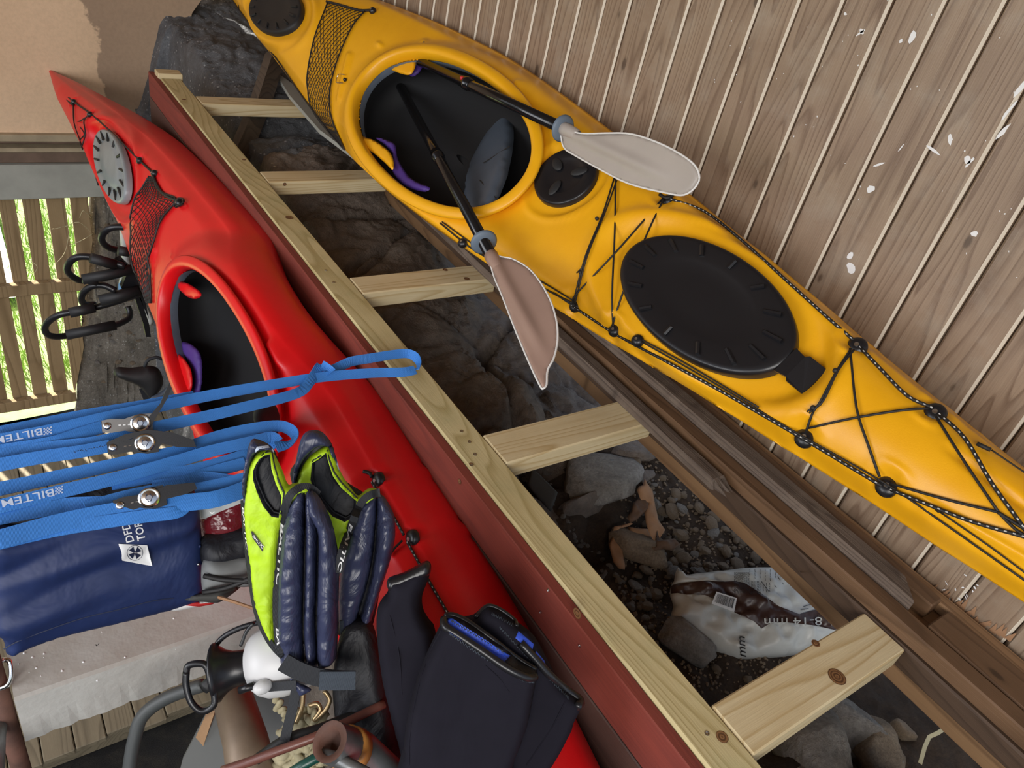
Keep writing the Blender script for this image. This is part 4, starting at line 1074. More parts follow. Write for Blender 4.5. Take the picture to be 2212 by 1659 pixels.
for ol in ([(250, 566), (262, 560), (285, 582), (318, 575), (312, 640), (322, 690), (300, 640), (280, 650), (262, 622), (275, 590)], [(292, 645), (304, 643), (322, 700), (326, 728), (316, 728), (310, 700)]):
    vs, fs = plate(ol, PY(300, 640, Y0+.03), (0, -1, 0), .03); part('mount', vs, fs, 'black_plastic', rack)
vs, fs, mi = pillow([(258, 478), (275, 470), (284, 560), (300, 620), (332, 690), (320, 700), (300, 650), (270, 640), (255, 625), (262, 570)], PY(290, 600, 3.0), (-.1, -1, 0), .03, step=8, zones=[([(255, 615), (262, 600), (278, 600), (280, 635), (256, 635)], 1)])
bag2 = part('crumpled_sack', vs, fs, None, None, smooth=True, mats=['sack_white', 'blue_print'], mi=mi, label='pale white and blue sack squeezed between the black carrier and the red kayak', cat='sack')
sh = thing('padded_strap_block', PY(320, 830, 2.4), 'flat black padded block with a thin loop, at the left rim of the red cockpit', 'pad')
vs, fs, mi = pillow([(246, 800), (256, 793), (285, 794), (325, 790), (345, 800), (352, 830), (330, 862), (318, 855), (300, 835), (270, 822), (248, 812)], PY(300, 820, 2.4), (-.1, -1, .2), .05, step=7); part('pad', vs, fs, 'black_matt', sh, smooth=True)
part('loop', *tube([PY(x, y, 2.38) for x, y in [(312, 792), (320, 778), (338, 772), (350, 776)]], .006, 6, sm=4), 'strap_black', sh, smooth=True)
vs, fs, mi = pillow([(366, 822), (372, 824), (371, 838), (352, 855), (330, 866), (326, 858), (350, 845), (362, 832)], PY(350, 845, 2.36), (0, -1, .3), .02, step=5); part('grey_trim', vs, fs, 'seat_grey', sh, smooth=True)
part('webbing', *ribbon([PY(x, y, 2.4) for x, y in [(310, 838), (320, 862), (326, 880)]], .03, V((0, -1, 0)), .004), 'strap_black', sh)

# ================================================================== BLUE RATCHET STRAPS
def strap(parent, pts, lift=0, wd=.0215, mat='strap_blue', zz=None, name='webbing', tw=None):
    P_ = []
    for x, y in spline2(pts, 5, False):
        z = -.972+.055*(1-max(0, min(1, x/905)))
        P_.append(PZ(x, y, z)*(1-lift))
    P_ = [V(p) for p in P_]; N = len(P_); wdirs = []
    for i, p in enumerate(P_):
        d = (P_[min(i+1, N-1)]-P_[max(i-1, 0)]).normalized(); n_ = -p.normalized()
        n_ = (n_+V((0, .25, .1))).normalized(); wd_ = d.cross(n_).normalized()
        if tw:
            a = 0
            for (c, amp, sp_) in tw: a += amp*math.exp(-((i/(N-1)-c)/sp_)**2)
            wd_ = Matrix.Rotation(a, 3, d) @ wd_
        wdirs.append(wd_)
    vf = ribbon(P_, wd, th=.0016, wdirs=wdirs)
    return part(name, *vf, mat, parent), surf(vf)
s1 = thing('ratchet_strap', PZ(400, 870, -.95), 'blue ratchet strap looped over the pine beam, topmost with a chrome hub', 'strap')
s2 = thing('ratchet_strap', PZ(400, 960, -.95), 'blue ratchet strap with a black handled ratchet, just below the chrome one', 'strap')
s3 = thing('ratchet_strap', PZ(300, 1080, -.95), 'lowest blue ratchet strap, its ratchet lying over the navy bag', 'strap')
strap(s1, [(-60, 946), (60, 922), (180, 898), (300, 878), (420, 856)], .0)
_, h1 = strap(s1, [(-60, 964), (0, 951), (110, 930), (230, 902), (330, 881), (450, 855), (600, 829), (700, 814), (800, 806), (870, 804), (897, 799)], .012)
strap(s1, [(-60, 988), (0, 975), (110, 957), (170, 938), (222, 922)], .006, .022)
strap(s1, [(326, 925), (430, 903), (540, 877), (640, 850), (668, 826), (683, 802), (694, 789)], .018, tw=[(.8, .9, .12)])
strap(s1, [(694, 789), (706, 795), (716, 805)], .020, tw=[(.5, .6, .3)])
strap(s1, [(716, 800), (742, 788), (762, 780), (800, 774), (850, 766), (880, 764), (898, 772), (905, 786), (897, 799)], .008, tw=[(.25, .5, .12), (.9, 1.0, .15)])
strap(s1, [(-60, 998), (0, 984), (100, 968), (200, 957), (280, 938), (330, 925)], .003, .022)
strap(s2, [(-60, 1020), (0, 1004), (100, 986), (170, 976), (238, 963)], .010)
strap(s2, [(-60, 1070), (0, 1056), (120, 1031), (260, 1001), (330, 986), (400, 972), (442, 958)], .004)
strap(s2, [(418, 962), (470, 943), (540, 927), (600, 920), (628, 929), (637, 943), (622, 958), (596, 966)], .012, tw=[(.75, .9, .15)])
strap(s2, [(440, 975), (500, 960), (560, 950), (596, 966)], .006)
_, h2 = strap(s3, [(-60, 1106), (0, 1094), (130, 1062), (260, 1031), (380, 997), (450, 976), (540, 955), (585, 945), (600, 955)], .014)
strap(s3, [(240, 1045), (330, 1030), (420, 1015), (520, 986), (545, 975)], .004)
strap(s3, [(330, 1052), (400, 1040), (450, 1022), (530, 1000)], .002)
strap(s3, [(185, 1098), (250, 1078), (320, 1062), (400, 1048)], .008, .020)
strap(s3, [(420, 1058), (470, 1048), (535, 1032)], .012)
_, h3 = strap(s3, [(-60, 1180), (0, 1165), (100, 1137), (185, 1117), (300, 1096), (400, 1086), (470, 1077), (540, 1052)], .016, .028)
strap(s3, [(-60, 1188), (0, 1172), (130, 1143), (300, 1117), (370, 1109), (394, 1100), (400, 1088)], .010, .020)
strap(s3, [(-60, 1132), (0, 1118), (110, 1098), (150, 1090), (250, 1086)], .002, .022)
strap(s3, [(380, 1048), (440, 1032), (500, 1038), (520, 1036)], .0, .02)
text_on('lettering', 'BILTEMA', (92, 924), (-40, 951), 15, h1, 'print_soft', s1, bold=.010)
text_on('lettering', 'BILTEMA', (117, 1055), (-25, 1087), 16, h2, 'print_soft', s3, bold=.010)
def checker(x0, y0, dx, dy, fn, parent):
    m = MB()
    for i in range(5):
        for j in range(5):
            if (i+j) % 2: continue
            a = x0+i*dx; b = y0+j*dy-i*.8
            q = [fn(*p)-ray(*p).normalized()*.0012 for p in ((a, b), (a+dx, b-.8), (a+dx, b+dy-.8), (a, b+dy))]
            m.add((q, [[0, 1, 2, 3]]))
    m.build('checker_print', 'print_soft', parent)
checker(94, 925, 3.6, 3.1, h1, s1); checker(119, 1053, 3.4, 3.2, h2, s3)
# ratchets
def ratchet(parent, a, b, hub, black, zl=.03, handle=None):
    n_ = -PZ(*hub, -.94).normalized(); c = PZ(*hub, -.94)*(1-zl)
    A = PP(*a, c, n_); B = PP(*b, c, n_); d = (B-A).normalized(); sd = d.cross(n_)
    ol = []
    L = (B-A).length; prof = [(-.004, .010), (.01, .012), (.03, .010), (L*.6, .013), (L*.85, .017), (L+.008, .016)]
    up = [A+d*x+sd*w_ for x, w_ in prof]; dn = [A+d*x-sd*w_ for x, w_ in prof][::-1]; q = up+dn; N = len(q)
    for k in (0, 1):
        off = n_*(.004-.022*k)
        body = part('side_plate', [p+off for p in q]+[p+off-n_*.003 for p in q], [list(range(N)), [N+i for i in range(N)][::-1]]+[[i, N+i, N+(i+1) % N, (i+1) % N] for i in range(N)], 'steel_dark' if not black else 'black_plastic', parent)
    part('rivet', *lathe([(.003, .0065), (.007, .006), (.008, .003), (.0078, .0001)], A+d*.004, n_, 16), 'chrome', parent, smooth=True)
    H_ = PP(*hub, c, n_)
    part('hub', *lathe([(.003, .0155), (.009, .0155), (.0105, .0135), (.0095, .011), (.0108, .004), (.0108, .0001)], H_, n_, 28), 'chrome', parent, smooth=False)
    part('spindle', *tube([H_-n_*.024, H_+n_*.004], .009, 12), 'steel', parent)
    # emblem strokes on the hub
    for s_ in (-1, 1): part('hub_mark', *tube([H_+n_*.0105+d*(s_*.004+x)+sd*y for x, y in ((-.003*s_, .006), (.001*s_, 0), (-.002*s_, -.006))], .0008, 5), 'print_navy', parent)
    for k in range(3): part('slot', *tube([A+d*(L*(.32+.11*k))+n_*.0043, A+d*(L*(.38+.11*k))+n_*.0043], .0013, 5), 'print_white' if not black else 'steel', parent)
    if handle:
        hp = [PP(x, y, c+n_*.006, n_) for x, y in handle]
        vs = hp+[p-n_*.018 for p in hp]; N = len(hp)
        part('handle', vs, [list(range(N)), [N+i for i in range(N)][::-1]]+[[i, N+i, N+(i+1) % N, (i+1) % N] for i in range(N)], 'black_plastic', parent)
ratchet(s1, (226, 921), (318, 914), (303, 914), False, handle=[(318, 905), (332, 888), (346, 872), (356, 848), (366, 826), (371, 838), (362, 860), (338, 900), (326, 922), (318, 928)])
ratchet(s2, (238, 968), (330, 957), (313, 957), True, .028, handle=[(232, 955), (270, 938), (320, 928), (372, 934), (418, 950), (424, 966), (385, 966), (350, 958), (340, 972), (322, 974), (330, 950), (290, 945), (250, 960)])
ratchet(s3, (253, 1094), (345, 1072), (322, 1075), True, .03, handle=[(330, 1060), (360, 1048), (420, 1042), (426, 1056), (400, 1068), (350, 1080), (340, 1080)])
m = MB()   # stitching on the strap ends
for (x, y) in [(160+i*6, 976-i*1.2) for i in range(12)]: m.add(tube([PZ(x, y, -.93)*.975, PZ(x+4, y+random.uniform(-4, 4), -.93)*.975], .0007, 4))
m.build('stitching', 'print_navy', s2, kind='stuff')

# ================================================================== NAVY CLOTH BAG UNDER THE STRAPS
bagp = PY(220, 1250, 1.0); bagn = V((.05, -1, .28)).normalized()
bag = thing('cloth_bag', bagp-V((0, 0, .3)), 'navy blue cloth bag with white lettering hanging under the blue straps', 'bag')
vs, fs, mi = pillow([(-40, 1150), (60, 1135), (250, 1100), (400, 1085), (428, 1092), (434, 1140), (441, 1200), (443, 1250), (439, 1290), (415, 1300), (350, 1318), (250, 1343), (150, 1366), (70, 1392), (18, 1414), (6, 1380), (-40, 1330)], bagp, bagn, .05, step=9, wrinkle=.026, wfreq=8, wdir=(1, 0, .12), edge=60)
part('cloth', vs, fs, 'navy_bag', bag, smooth=True); bh = surf((vs, fs))
m = MB(); m.add(tube([bh(x, y)-ray(x, y).normalized()*.0006 for x, y in [(8, 1402), (40, 1385), (100, 1362), (180, 1335), (260, 1316), (330, 1298), (375, 1292)]], .0012, 5, sm=4)); m.build('hem_seam', 'print_navy', bag)
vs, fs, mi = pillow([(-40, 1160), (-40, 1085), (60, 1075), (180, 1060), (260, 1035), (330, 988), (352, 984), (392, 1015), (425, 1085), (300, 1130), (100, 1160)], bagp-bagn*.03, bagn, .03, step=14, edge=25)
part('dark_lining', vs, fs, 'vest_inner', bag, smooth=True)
def flat_on(name, pol, fn, mat, parent, lift=.001, step=0):
    q = [fn(*p)-ray(*p).normalized()*lift for p in pol]; return part(name, q, [list(range(len(q)))], mat, parent)
def patch_on(name, poly, fn, mat, parent, lift=.0012, step=6, **k):
    pts = [V(p) for p in poly]; E_ = [(i, (i+1) % len(poly)) for i in range(len(poly))]
    x0, x1 = min(p[0] for p in poly), max(p[0] for p in poly); y0, y1 = min(p[1] for p in poly), max(p[1] for p in poly)
    y = y0+step/2
    while y < y1:
        x = x0+step/2
        while x < x1:
            if inside((x, y), poly) and dseg((x, y), poly) > step*.3: pts.append(V((x, y)))
            x += step
        y += step
    vv, ee, ff, _, _, _ = delaunay_2d_cdt(pts, E_, [], 1, 1e-4)
    ff = [f for f in ff if inside(((vv[f[0]].x+vv[f[1]].x+vv[f[2]].x)/3, (vv[f[0]].y+vv[f[1]].y+vv[f[2]].y)/3), poly)]
    return part(name, [fn(v.x, v.y)-ray(v.x, v.y).normalized()*lift for v in vv], ff, mat, parent, smooth=True, **k)
text_on('lettering', 'DFDS', (290, 1170), (275, 1117), 17, bh, 'print_white', bag, bold=.015)
text_on('lettering', 'TOR', (314, 1166), (305, 1124), 17, bh, 'print_white', bag, bold=.015)
patch_on('emblem', [(256, 1175), (318, 1178), (329, 1223), (264, 1211)], bh, 'print_white', bag, .0035)
ecx, ecy = 291.5, 1194.5
part('emblem_ring', *tube([bh(ecx+17*cos(a), ecy+16*sin(a))-ray(ecx, ecy).normalized()*.0045 for a in [2*pi*k/28 for k in range(29)]], .0004, 4), 'print_navy', bag)
for k in range(4):   # four flared arms of the cross
    a = k*pi/2+.85; d = (cos(a), sin(a)); p_ = (-d[1], d[0])
    pol = [(ecx+d[0]*1.5+p_[0]*1.4, ecy+d[1]*1.5+p_[1]*1.4), (ecx+d[0]*12.5+p_[0]*6.2, ecy+d[1]*12.5+p_[1]*6.2), (ecx+d[0]*12.5-p_[0]*6.2, ecy+d[1]*12.5-p_[1]*6.2), (ecx+d[0]*1.5-p_[0]*1.4, ecy+d[1]*1.5-p_[1]*1.4)]
    flat_on('emblem_cross', pol, bh, 'print_navy', bag, .006)
part('snap', *sphere(bh(428, 1219), .003, 8, 6), 'steel', bag, smooth=True); part('snap', *sphere(bh(431, 1180), .003, 8, 6), 'navy_bag', bag, smooth=True)

# ================================================================== WHITE SLAB, POST AND CLUTTER BOTTOM LEFT
sl = thing('concrete_slab', (.3, 1.15, -1.6), 'pale concrete slab with rough edges lying below the navy bag', 'slab')
def slabmesh():
    vs = []; fs = []; nx, = (60,); X0, X1 = -.085, .86; prof = []
    for i in range(nx+1):
        x = X0+(X1-X0)*i/nx; e = .0*noise.noise(V((x*60, 0, 0))); e2 = .004*noise.noise(V((x*45, 5, 0)))
        xs_ = x+(0.012*noise.noise(V((9, 0, 0))) if i == 0 else 0)
        for (y, z) in ((1.37, -1.445), (1.20, -1.447), (1.052+e, -1.450), (1.046+e, -1.456), (1.045+e*.5, -1.52), (1.045+e2, -1.590+e2), (1.07, -1.605+e2), (1.37, -1.60)): vs.append(V((xs_, y, z)))
    m_ = 8; mi = []
    for i in range(nx):
        for k in range(m_): fs.append([i*m_+k, i*m_+(k+1) % m_, (i+1)*m_+(k+1) % m_, (i+1)*m_+k]); mi.append(1 if k in (3, 4, 5) else 0)
    fs.append(list(range(m_))[::-1]); mi.append(1); fs.append([nx*m_+k for k in range(m_)]); mi.append(1)
    return vs, fs, mi
vs, fs, mi = slabmesh(); part('slab', vs, fs, None, sl, mats=['slab', 'slab_front'], mi=mi); slh = surf((vs, fs))
m = MB()
for (x, y) in [(220, 1365), (95, 1412), (70, 1420), (95, 1420), (52, 1411), (78, 1443), (63, 1452), (88, 1460), (134, 1449), (40, 1434), (375, 1336), (180, 1430), (380, 1403), (270, 1420), (210, 1470)]: m.add(sphere(slh(x, y), random.uniform(.001, .0025), 6, 4))
m.build('grit', 'print_white', sl, kind='stuff')
part('paint_flake', *plate([(203, 1391), (212, 1393), (218, 1386), (216, 1385), (209, 1396)], slh(210, 1391), (0, 0, 1), .0005), 'cockpit_dark', sl)
post = thing('rusty_post', (-.115, 1.07, -3.3), 'rust red steel post at the left end of the concrete slab', 'post')
part('pipe', *tube([V((-.112, 1.10, -3.40)), V((-.108, 1.10, -1.30))], .018, 14), 'rust', post, smooth=True)
part('cap', *tube([V((-.108, 1.10, -1.30)), V((-.108, 1.10, -1.27))], .021, 14), 'old_orange', post, smooth=True)
car = thing('snap_hook', PD(15, 1470, 1.5), 'chrome snap hook hanging at the left edge by the rusty post', 'hook')
part('gate', *tube([PD(x, y, 1.42) for x, y in [(-8, 1430), (8, 1425), (20, 1428), (24, 1445), (23, 1465), (16, 1480), (0, 1487), (-12, 1486)]], .0048, 8, sm=5), 'chrome', car, smooth=True)
part('eye', *sphere(PD(2, 1427, 1.41), .006, 10, 7), 'chrome', car, smooth=True)
part('tube_pole', *tube([PD(-14, 1700, 1.35), PD(-8, 1590, 1.45), PD(2, 1525, 1.55)], .016, 12), 'galv', None, smooth=True, label='grey tube at the very left edge below the snap hook', cat='tube')

# things seen between the bag and the life jackets
vs, fs, mi = pillow([(426, 1085), (440, 1078), (480, 1062), (515, 1048), (545, 1045), (545, 1160), (500, 1180), (460, 1185), (438, 1160)], PD(490, 1110, 1.42), (-.1, -.8, .5), .05, step=7, wrinkle=.006, wfreq=30, zones=[([(430, 1122), (470, 1098), (520, 1078), (560, 1060), (560, 1220), (420, 1220)], 1)])
part('plastic_pouch', vs, fs, None, None, smooth=True, mats=['clear_film', 'dark_red_film'], mi=mi, label='clear and dark red plastic pouch between the navy bag and the life jacket', cat='pouch')
vs, fs, mi = pillow([(432, 1165), (470, 1150), (545, 1135), (550, 1200), (520, 1215), (440, 1220)], PD(490, 1180, 1.40), (-.1, -.8, .5), .05, step=8, wrinkle=.008)
part('folded_cloth', vs, fs, 'vest_inner', None, smooth=True, label='black folded cloth below the dark red plastic pouch', cat='cloth')
vs, fs, mi = pillow([(440, 1208), (490, 1203), (545, 1200), (548, 1262), (500, 1268), (450, 1275), (436, 1270)], PD(490, 1240, 1.38), (-.1, -.7, .6), .035, step=8, wrinkle=.006)
mg = thing('mesh_bag', PD(490, 1240, 1.38), 'grey mesh bag with black drawcords beside the navy bag', 'bag'); part('mesh_cloth', vs, fs, 'mesh_grey', mg, smooth=True)
for P_ in ([(440, 1244), (480, 1252), (540, 1256)], [(438, 1280), (490, 1270), (545, 1248)]): part('drawcord', *tube([PD(x, y, 1.34) for x, y in P_], .0045, 6, sm=5), 'cord', mg, smooth=True)
vs, fs, mi = pillow([(358, 1312), (400, 1300), (455, 1296), (462, 1304), (440, 1309), (375, 1320)], PD(410, 1306, 1.40), (0, -.5, .8), .02, step=6, zones=[([(400, 1290), (470, 1290), (470, 1312), (398, 1310)], 1), ([(425, 1292), (465, 1292), (462, 1302), (430, 1306)], 0)])
part('snack_packet', vs, fs, None, None, smooth=True, mats=['print_white', 'pack_red'], mi=mi, label='small red and white packet on the concrete slab', cat='packet')
vs, fs, mi = pillow([(400, 1295), (430, 1282), (500, 1270), (520, 1268), (480, 1298), (460, 1302), (420, 1298)], PD(450, 1290, 1.385), (0, -.5, .8), .02, step=6, wrinkle=.004)
part('netting', vs, fs, 'slate', None, smooth=True, label='crumpled dark netting on top of the small red and white packet', cat='net')
part('wood_stick', *tube([PD(472, 1290, 1.37), PD(500, 1298, 1.36), PD(550, 1315, 1.35)], .003, 6), 'card', None, label='thin tan stick between packet and life jacket', cat='stick')

# pressure sprayer
spd = 1.24
def axp(x, y, d): return PD(x, y, d)
a0 = PD(470, 1452, spd); a1 = PD(640, 1418, spd+.02); ax_ = (a1-a0).normalized()
spr = thing('pressure_sprayer', a0-V((0, 0, .05)), 'white garden pressure sprayer with black pump collar and handle', 'sprayer')
part('bottle', *lathe([(.036, .020), (.045, .024), (.052, .040), (.062, .050), (.078, .057), (.10, .059), (.13, .056), (.155, .046), (.17, .03), (.175, .001)], a0, ax_, 32), 'white_plastic', spr, smooth=True)
part('collar', *lathe([(-.006, .044), (-.004, .047), (.0, .047), (.004, .042), (.014, .034), (.026, .029), (.034, .028), (.058, .027), (.060, .024)], a0, ax_, 30), 'black_plastic', spr, smooth=True)
part('collar_face', *lathe([(-.005, .044), (.004, .030), (.004, .001)], a0, ax_, 24), 'black_matt', spr, smooth=True)
part('handle', *tube([PD(x, y, spd-.035) for x, y in [(402, 1452), (407, 1438), (430, 1433), (446, 1440), (456, 1475), (464, 1515), (452, 1532), (432, 1535), (412, 1515), (402, 1480), (402, 1452)]], .0055, 8, sm=5), 'black_plastic', spr, smooth=True)
part('pump_rod', *tube([PD(440, 1487, spd-.03), a0+ax_*.01], .010, 12), 'black_matt', spr, smooth=True)
part('valve', *tube([PD(517, 1492, spd-.05), PD(550, 1480, spd-.05)], .006, 8), 'black_plastic', spr, smooth=True)
part('valve_body', *sphere(PD(567, 1484, spd-.05), .014, 14, 10, (1.1, .8, .8)), 'white_plastic', spr, smooth=True)
part('hose', *tube([PD(x, y, spd+.02) for x, y in [(568, 1342), (520, 1356), (485, 1374), (466, 1395), (462, 1415)]], .0045, 8, sm=6), 'black_plastic', spr, smooth=True)
part('strap_loop', *ribbon([PD(x, y, spd-.045) for x, y in [(580, 1484), (605, 1482), (640, 1480)]], .014, V((-.3, -.6, .7)), .003), 'strap_black', spr)
part('bail', *tube([PD(x, y, spd+.0) for x, y in [(548, 1345), (532, 1365), (524, 1385), (520, 1395)]], .003, 6, sm=4), 'black_plastic', spr, smooth=True)

part('bent_tube', *tube([PD(x, y, d) for x, y, d in [(440, 1480, 1.42), (400, 1492, 1.42), (360, 1508, 1.42), (325, 1530, 1.42), (303, 1555, 1.42), (292, 1590, 1.42), (282, 1640, 1.42), (275, 1720, 1.42)]], .0125, 12, sm=5), 'tube_grey', None, smooth=True, label='bent dark grey tube running down below the black sprayer handle', cat='tube')
part('stove_pipe', *tube([PD(498, 1490, 1.40), PD(530, 1600, 1.33), PD(556, 1730, 1.26)], [.034, .038, .044], 24), 'pipe_brown', None, smooth=True, label='grey brown metal pipe standing below the sprayer collar', cat='pipe')
vs, fs = plate([(452, 1530), (480, 1515), (640, 1480), (665, 1600), (690, 1700), (380, 1700), (395, 1640)], PD(560, 1580, 1.50), (-.2, -.7, .6), .012)
part('grey_panel', vs, fs, 'panel_grey', None, label='dark grey plastic panel standing behind the brown metal pipe', cat='panel')
vs, fs = plate([(455, 1520), (468, 1525), (410, 1700), (375, 1700)], PD(430, 1600, 1.46), (-.5, -.7, .4), .02)
part('thin_lath', vs, fs, 'old_tan', None, label='narrow wooden lath leaning left of the brown metal pipe', cat='lath')
part('hose_pipe', *tube([PD(x, y, d) for x, y, d in [(480, 1665, 1.20), (540, 1645, 1.20), (600, 1622, 1.20), (680, 1592, 1.21), (760, 1555, 1.24), (830, 1520, 1.27)]], .0075, 10, sm=5), 'copper_hose', None, smooth=True, label='thin red-brown hose crossing in front of the cream rope', cat='hose')
part('hose_pipe', *tube([PD(x, y, d) for x, y, d in [(555, 1640, 1.23), (620, 1597, 1.23), (690, 1575, 1.24), (780, 1540, 1.27)]], .009, 10, sm=5), 'cord', None, smooth=True, label='thicker black hose just above the red-brown one', cat='hose')
part('hose_pipe', *tube([PD(x, y, d) for x, y, d in [(620, 1675, 1.17), (660, 1650, 1.17), (700, 1632, 1.18), (760, 1640, 1.2)]], .008, 10, sm=5), 'green_hose', None, smooth=True, label='dark green hose at the bottom edge below the cream rope', cat='hose')
part('wire_handle', *tube([PD(x, y, 1.27) for x, y in [(655, 1495), (653, 1525), (645, 1548), (640, 1560)]]+[], .004, 8, sm=4), 'brass', None, smooth=True, label='left brassy wire loop under the grey webbing', cat='wire')
part('wire_handle', *tube([PD(x, y, 1.27) for x, y in [(700, 1492), (712, 1510), (706, 1530), (690, 1548), (678, 1556), (692, 1535), (685, 1520), (668, 1525)]], .004, 8, sm=4), 'brass', None, smooth=True, label='right brassy wire loop under the grey webbing', cat='wire')
m = MB()
for reg, n_ in (([(640, 1540), (690, 1535), (700, 1555), (640, 1598), (612, 1590)], 46), ([(660, 1600), (720, 1575), (700, 1660), (600, 1680), (600, 1640)], 70)):
    xs_ = [p[0] for p in reg]; ys_ = [p[1] for p in reg]; c = 0
    while c < n_:
        x = random.uniform(min(xs_), max(xs_)); y = random.uniform(min(ys_), max(ys_))
        if not inside((x, y), reg): continue
        p = PD(x, y, 1.30+random.uniform(-.015, .01)); a = random.uniform(0, pi); d = (RT*cos(a)+DN*sin(a)); q = (RT*-sin(a)+DN*cos(a))
        m.add(tube([p-d*.014+q*.006, p-FW*.008, p+d*.014+q*.006], [.005, .0075, .005], 7, sm=3)); c += 1
m.build('rope_heap', 'rope_cream', None, smooth=True, label='tangled heap of cream rope under the life jacket webbing', cat='rope', kind='stuff')
m = MB()
for (x, y) in [(596, 1512), (602, 1524), (598, 1530), (608, 1535), (615, 1542), (605, 1518), (612, 1533)]: m.add(sphere(PD(x, y, 1.28), .007, 8, 6, (1, .7, 1.2)))
m.build('dried_twig', 'rope_cream', None, smooth=True, label='pale green scrap hanging under the white sprayer bottle', cat='scrap')
part('webbing_strap', *ribbon([PD(x, y, 1.22) for x, y in [(640, 1490), (632, 1530), (622, 1570), (615, 1600)]], .016, V((-.5, -.6, .5)), .004), 'strap_black', None, label='black webbing hanging left of the brassy wire loops', cat='strap')
# grey metal elbow with orange tape
pa = PD(712, 1602, 1.13); pb = PD(775, 1625, 1.19); pc = PD(840, 1690, 1.22); dr = (pb-pa).normalized()
elb = thing('metal_pipe', pb-V((0, 0, .05)), 'grey metal pipe with orange tape and an open mouth, bottom centre left', 'pipe')
part('outer', *tube([pa, pb, pc], [.030, .033, .036], 24, caps=False), 'galv', elb, smooth=True)
part('bore', *lathe([(0, .030), (.001, .019), (.03, .018), (.03, .001)], pa, dr, 24), 'rust', elb, smooth=True)  # rust material reused to paint the shade inside the bore
tp = pa+dr*.045; part('orange_band', *tube([tp, tp+dr*.022], [.0335, .0345], 24), 'orange_tape', elb, smooth=True)
part('small_branch', *tube([PD(690, 1628, 1.14), PD(730, 1640, 1.13), PD(790, 1672, 1.10)], .010, 12), 'galv', elb, smooth=True)

# ================================================================== LIFE JACKETS
def c3(P_): return [(480+a/3.318, 900+b/3.318) for a, b in P_]
def c4(P_): return [(380+a/2.404, 1300+b/2.404) for a, b in P_]
vn = V((-.42, -.72, .42)).normalized()
def hole(poly, depth, soft=9):
    def f_(x, y): return -depth*min(1, dseg((x, y), poly)/soft) if inside((x, y), poly) else 0
    return f_
def jacket(pt, label, back, neon, arm, fronts, bind, texts, collar, webs=(), thick=.045, patch=None):
    t = thing('life_jacket', pt-V((0, 0, .2)), label, 'life jacket', 'neon and navy life jackets on the red kayak')
    for ol in back:
        vs, fs, mi = pillow(ol, pt-vn*.02, vn, .03, step=8, wrinkle=.003, wfreq=20); part('back_panel', vs, fs, 'vest_inner', t, smooth=True)
    vs, fs, mi = pillow(neon, pt-vn*.004, vn, .03, step=6, edge=14, wrinkle=.005, wfreq=24, zones=[(arm, 1)], seamf=hole(arm, .028))
    part('neon_panel', vs, fs, None, t, smooth=True, mats=['vest_neon', 'vest_inner'], mi=mi); nh = surf((vs, fs)); allm = [(vs, fs)]
    part('armhole_binding', *tube([nh(x, y) for x, y in arm+[arm[0]]], .0016, 6, caps=False), 'strap_black', t, smooth=True)
    for i, ol in enumerate(fronts):
        vs, fs, mi = pillow(ol, pt+vn*(.006), vn, thick, step=6, edge=26, wrinkle=.007, wfreq=26, wdir=(.8, -.5, .3))
        part('foam_panel', vs, fs, 'vest_navy', t, smooth=True); allm.append((vs, fs))
    H_ = surf(*allm)
    for k, (ol, wd) in enumerate(bind):
        P_ = [H_(x, y)-ray(x, y).normalized()*.005 for x, y in spline2(ol, 4, False)]
        N = len(P_); wdirs = [(P_[min(i+1, N-1)]-P_[max(i-1, 0)]).normalized().cross(-P_[i].normalized()) for i in range(N)]
        # keep the tape fair
        for _ in range(3): P_ = [P_[0]]+[(P_[i-1]+P_[i]*2+P_[i+1])/4 for i in range(1, N-1)]+[P_[-1]]
        vf = ribbon(P_, wd, th=.003, wdirs=wdirs); bd = part('binding_tape', *vf, 'strap_black', t)
        bf = surf(vf)
        for (kk, s_, p0, p1, h_) in texts:
            if kk == k: text_on('lettering', s_, p0, p1, h_, bf, 'print_white', t, bold=.02, shear=.2)
    for ol in collar:
        vs, fs, mi = pillow(ol, pt-vn*.0, vn, .034, step=6, edge=10, wrinkle=.003, wfreq=30); part('shoulder', vs, fs, 'vest_navy', t, smooth=True)
    for (pts, wd, mt, off) in webs:
        part('webbing', *ribbon([PP(x, y, pt+vn*off, vn) for x, y in spline2(pts, 4, False)], wd, vn, .004), mt, t)
    return t, H_, nh
pB = PD(730, 1180, 1.30); pA = PD(640, 1200, 1.20)
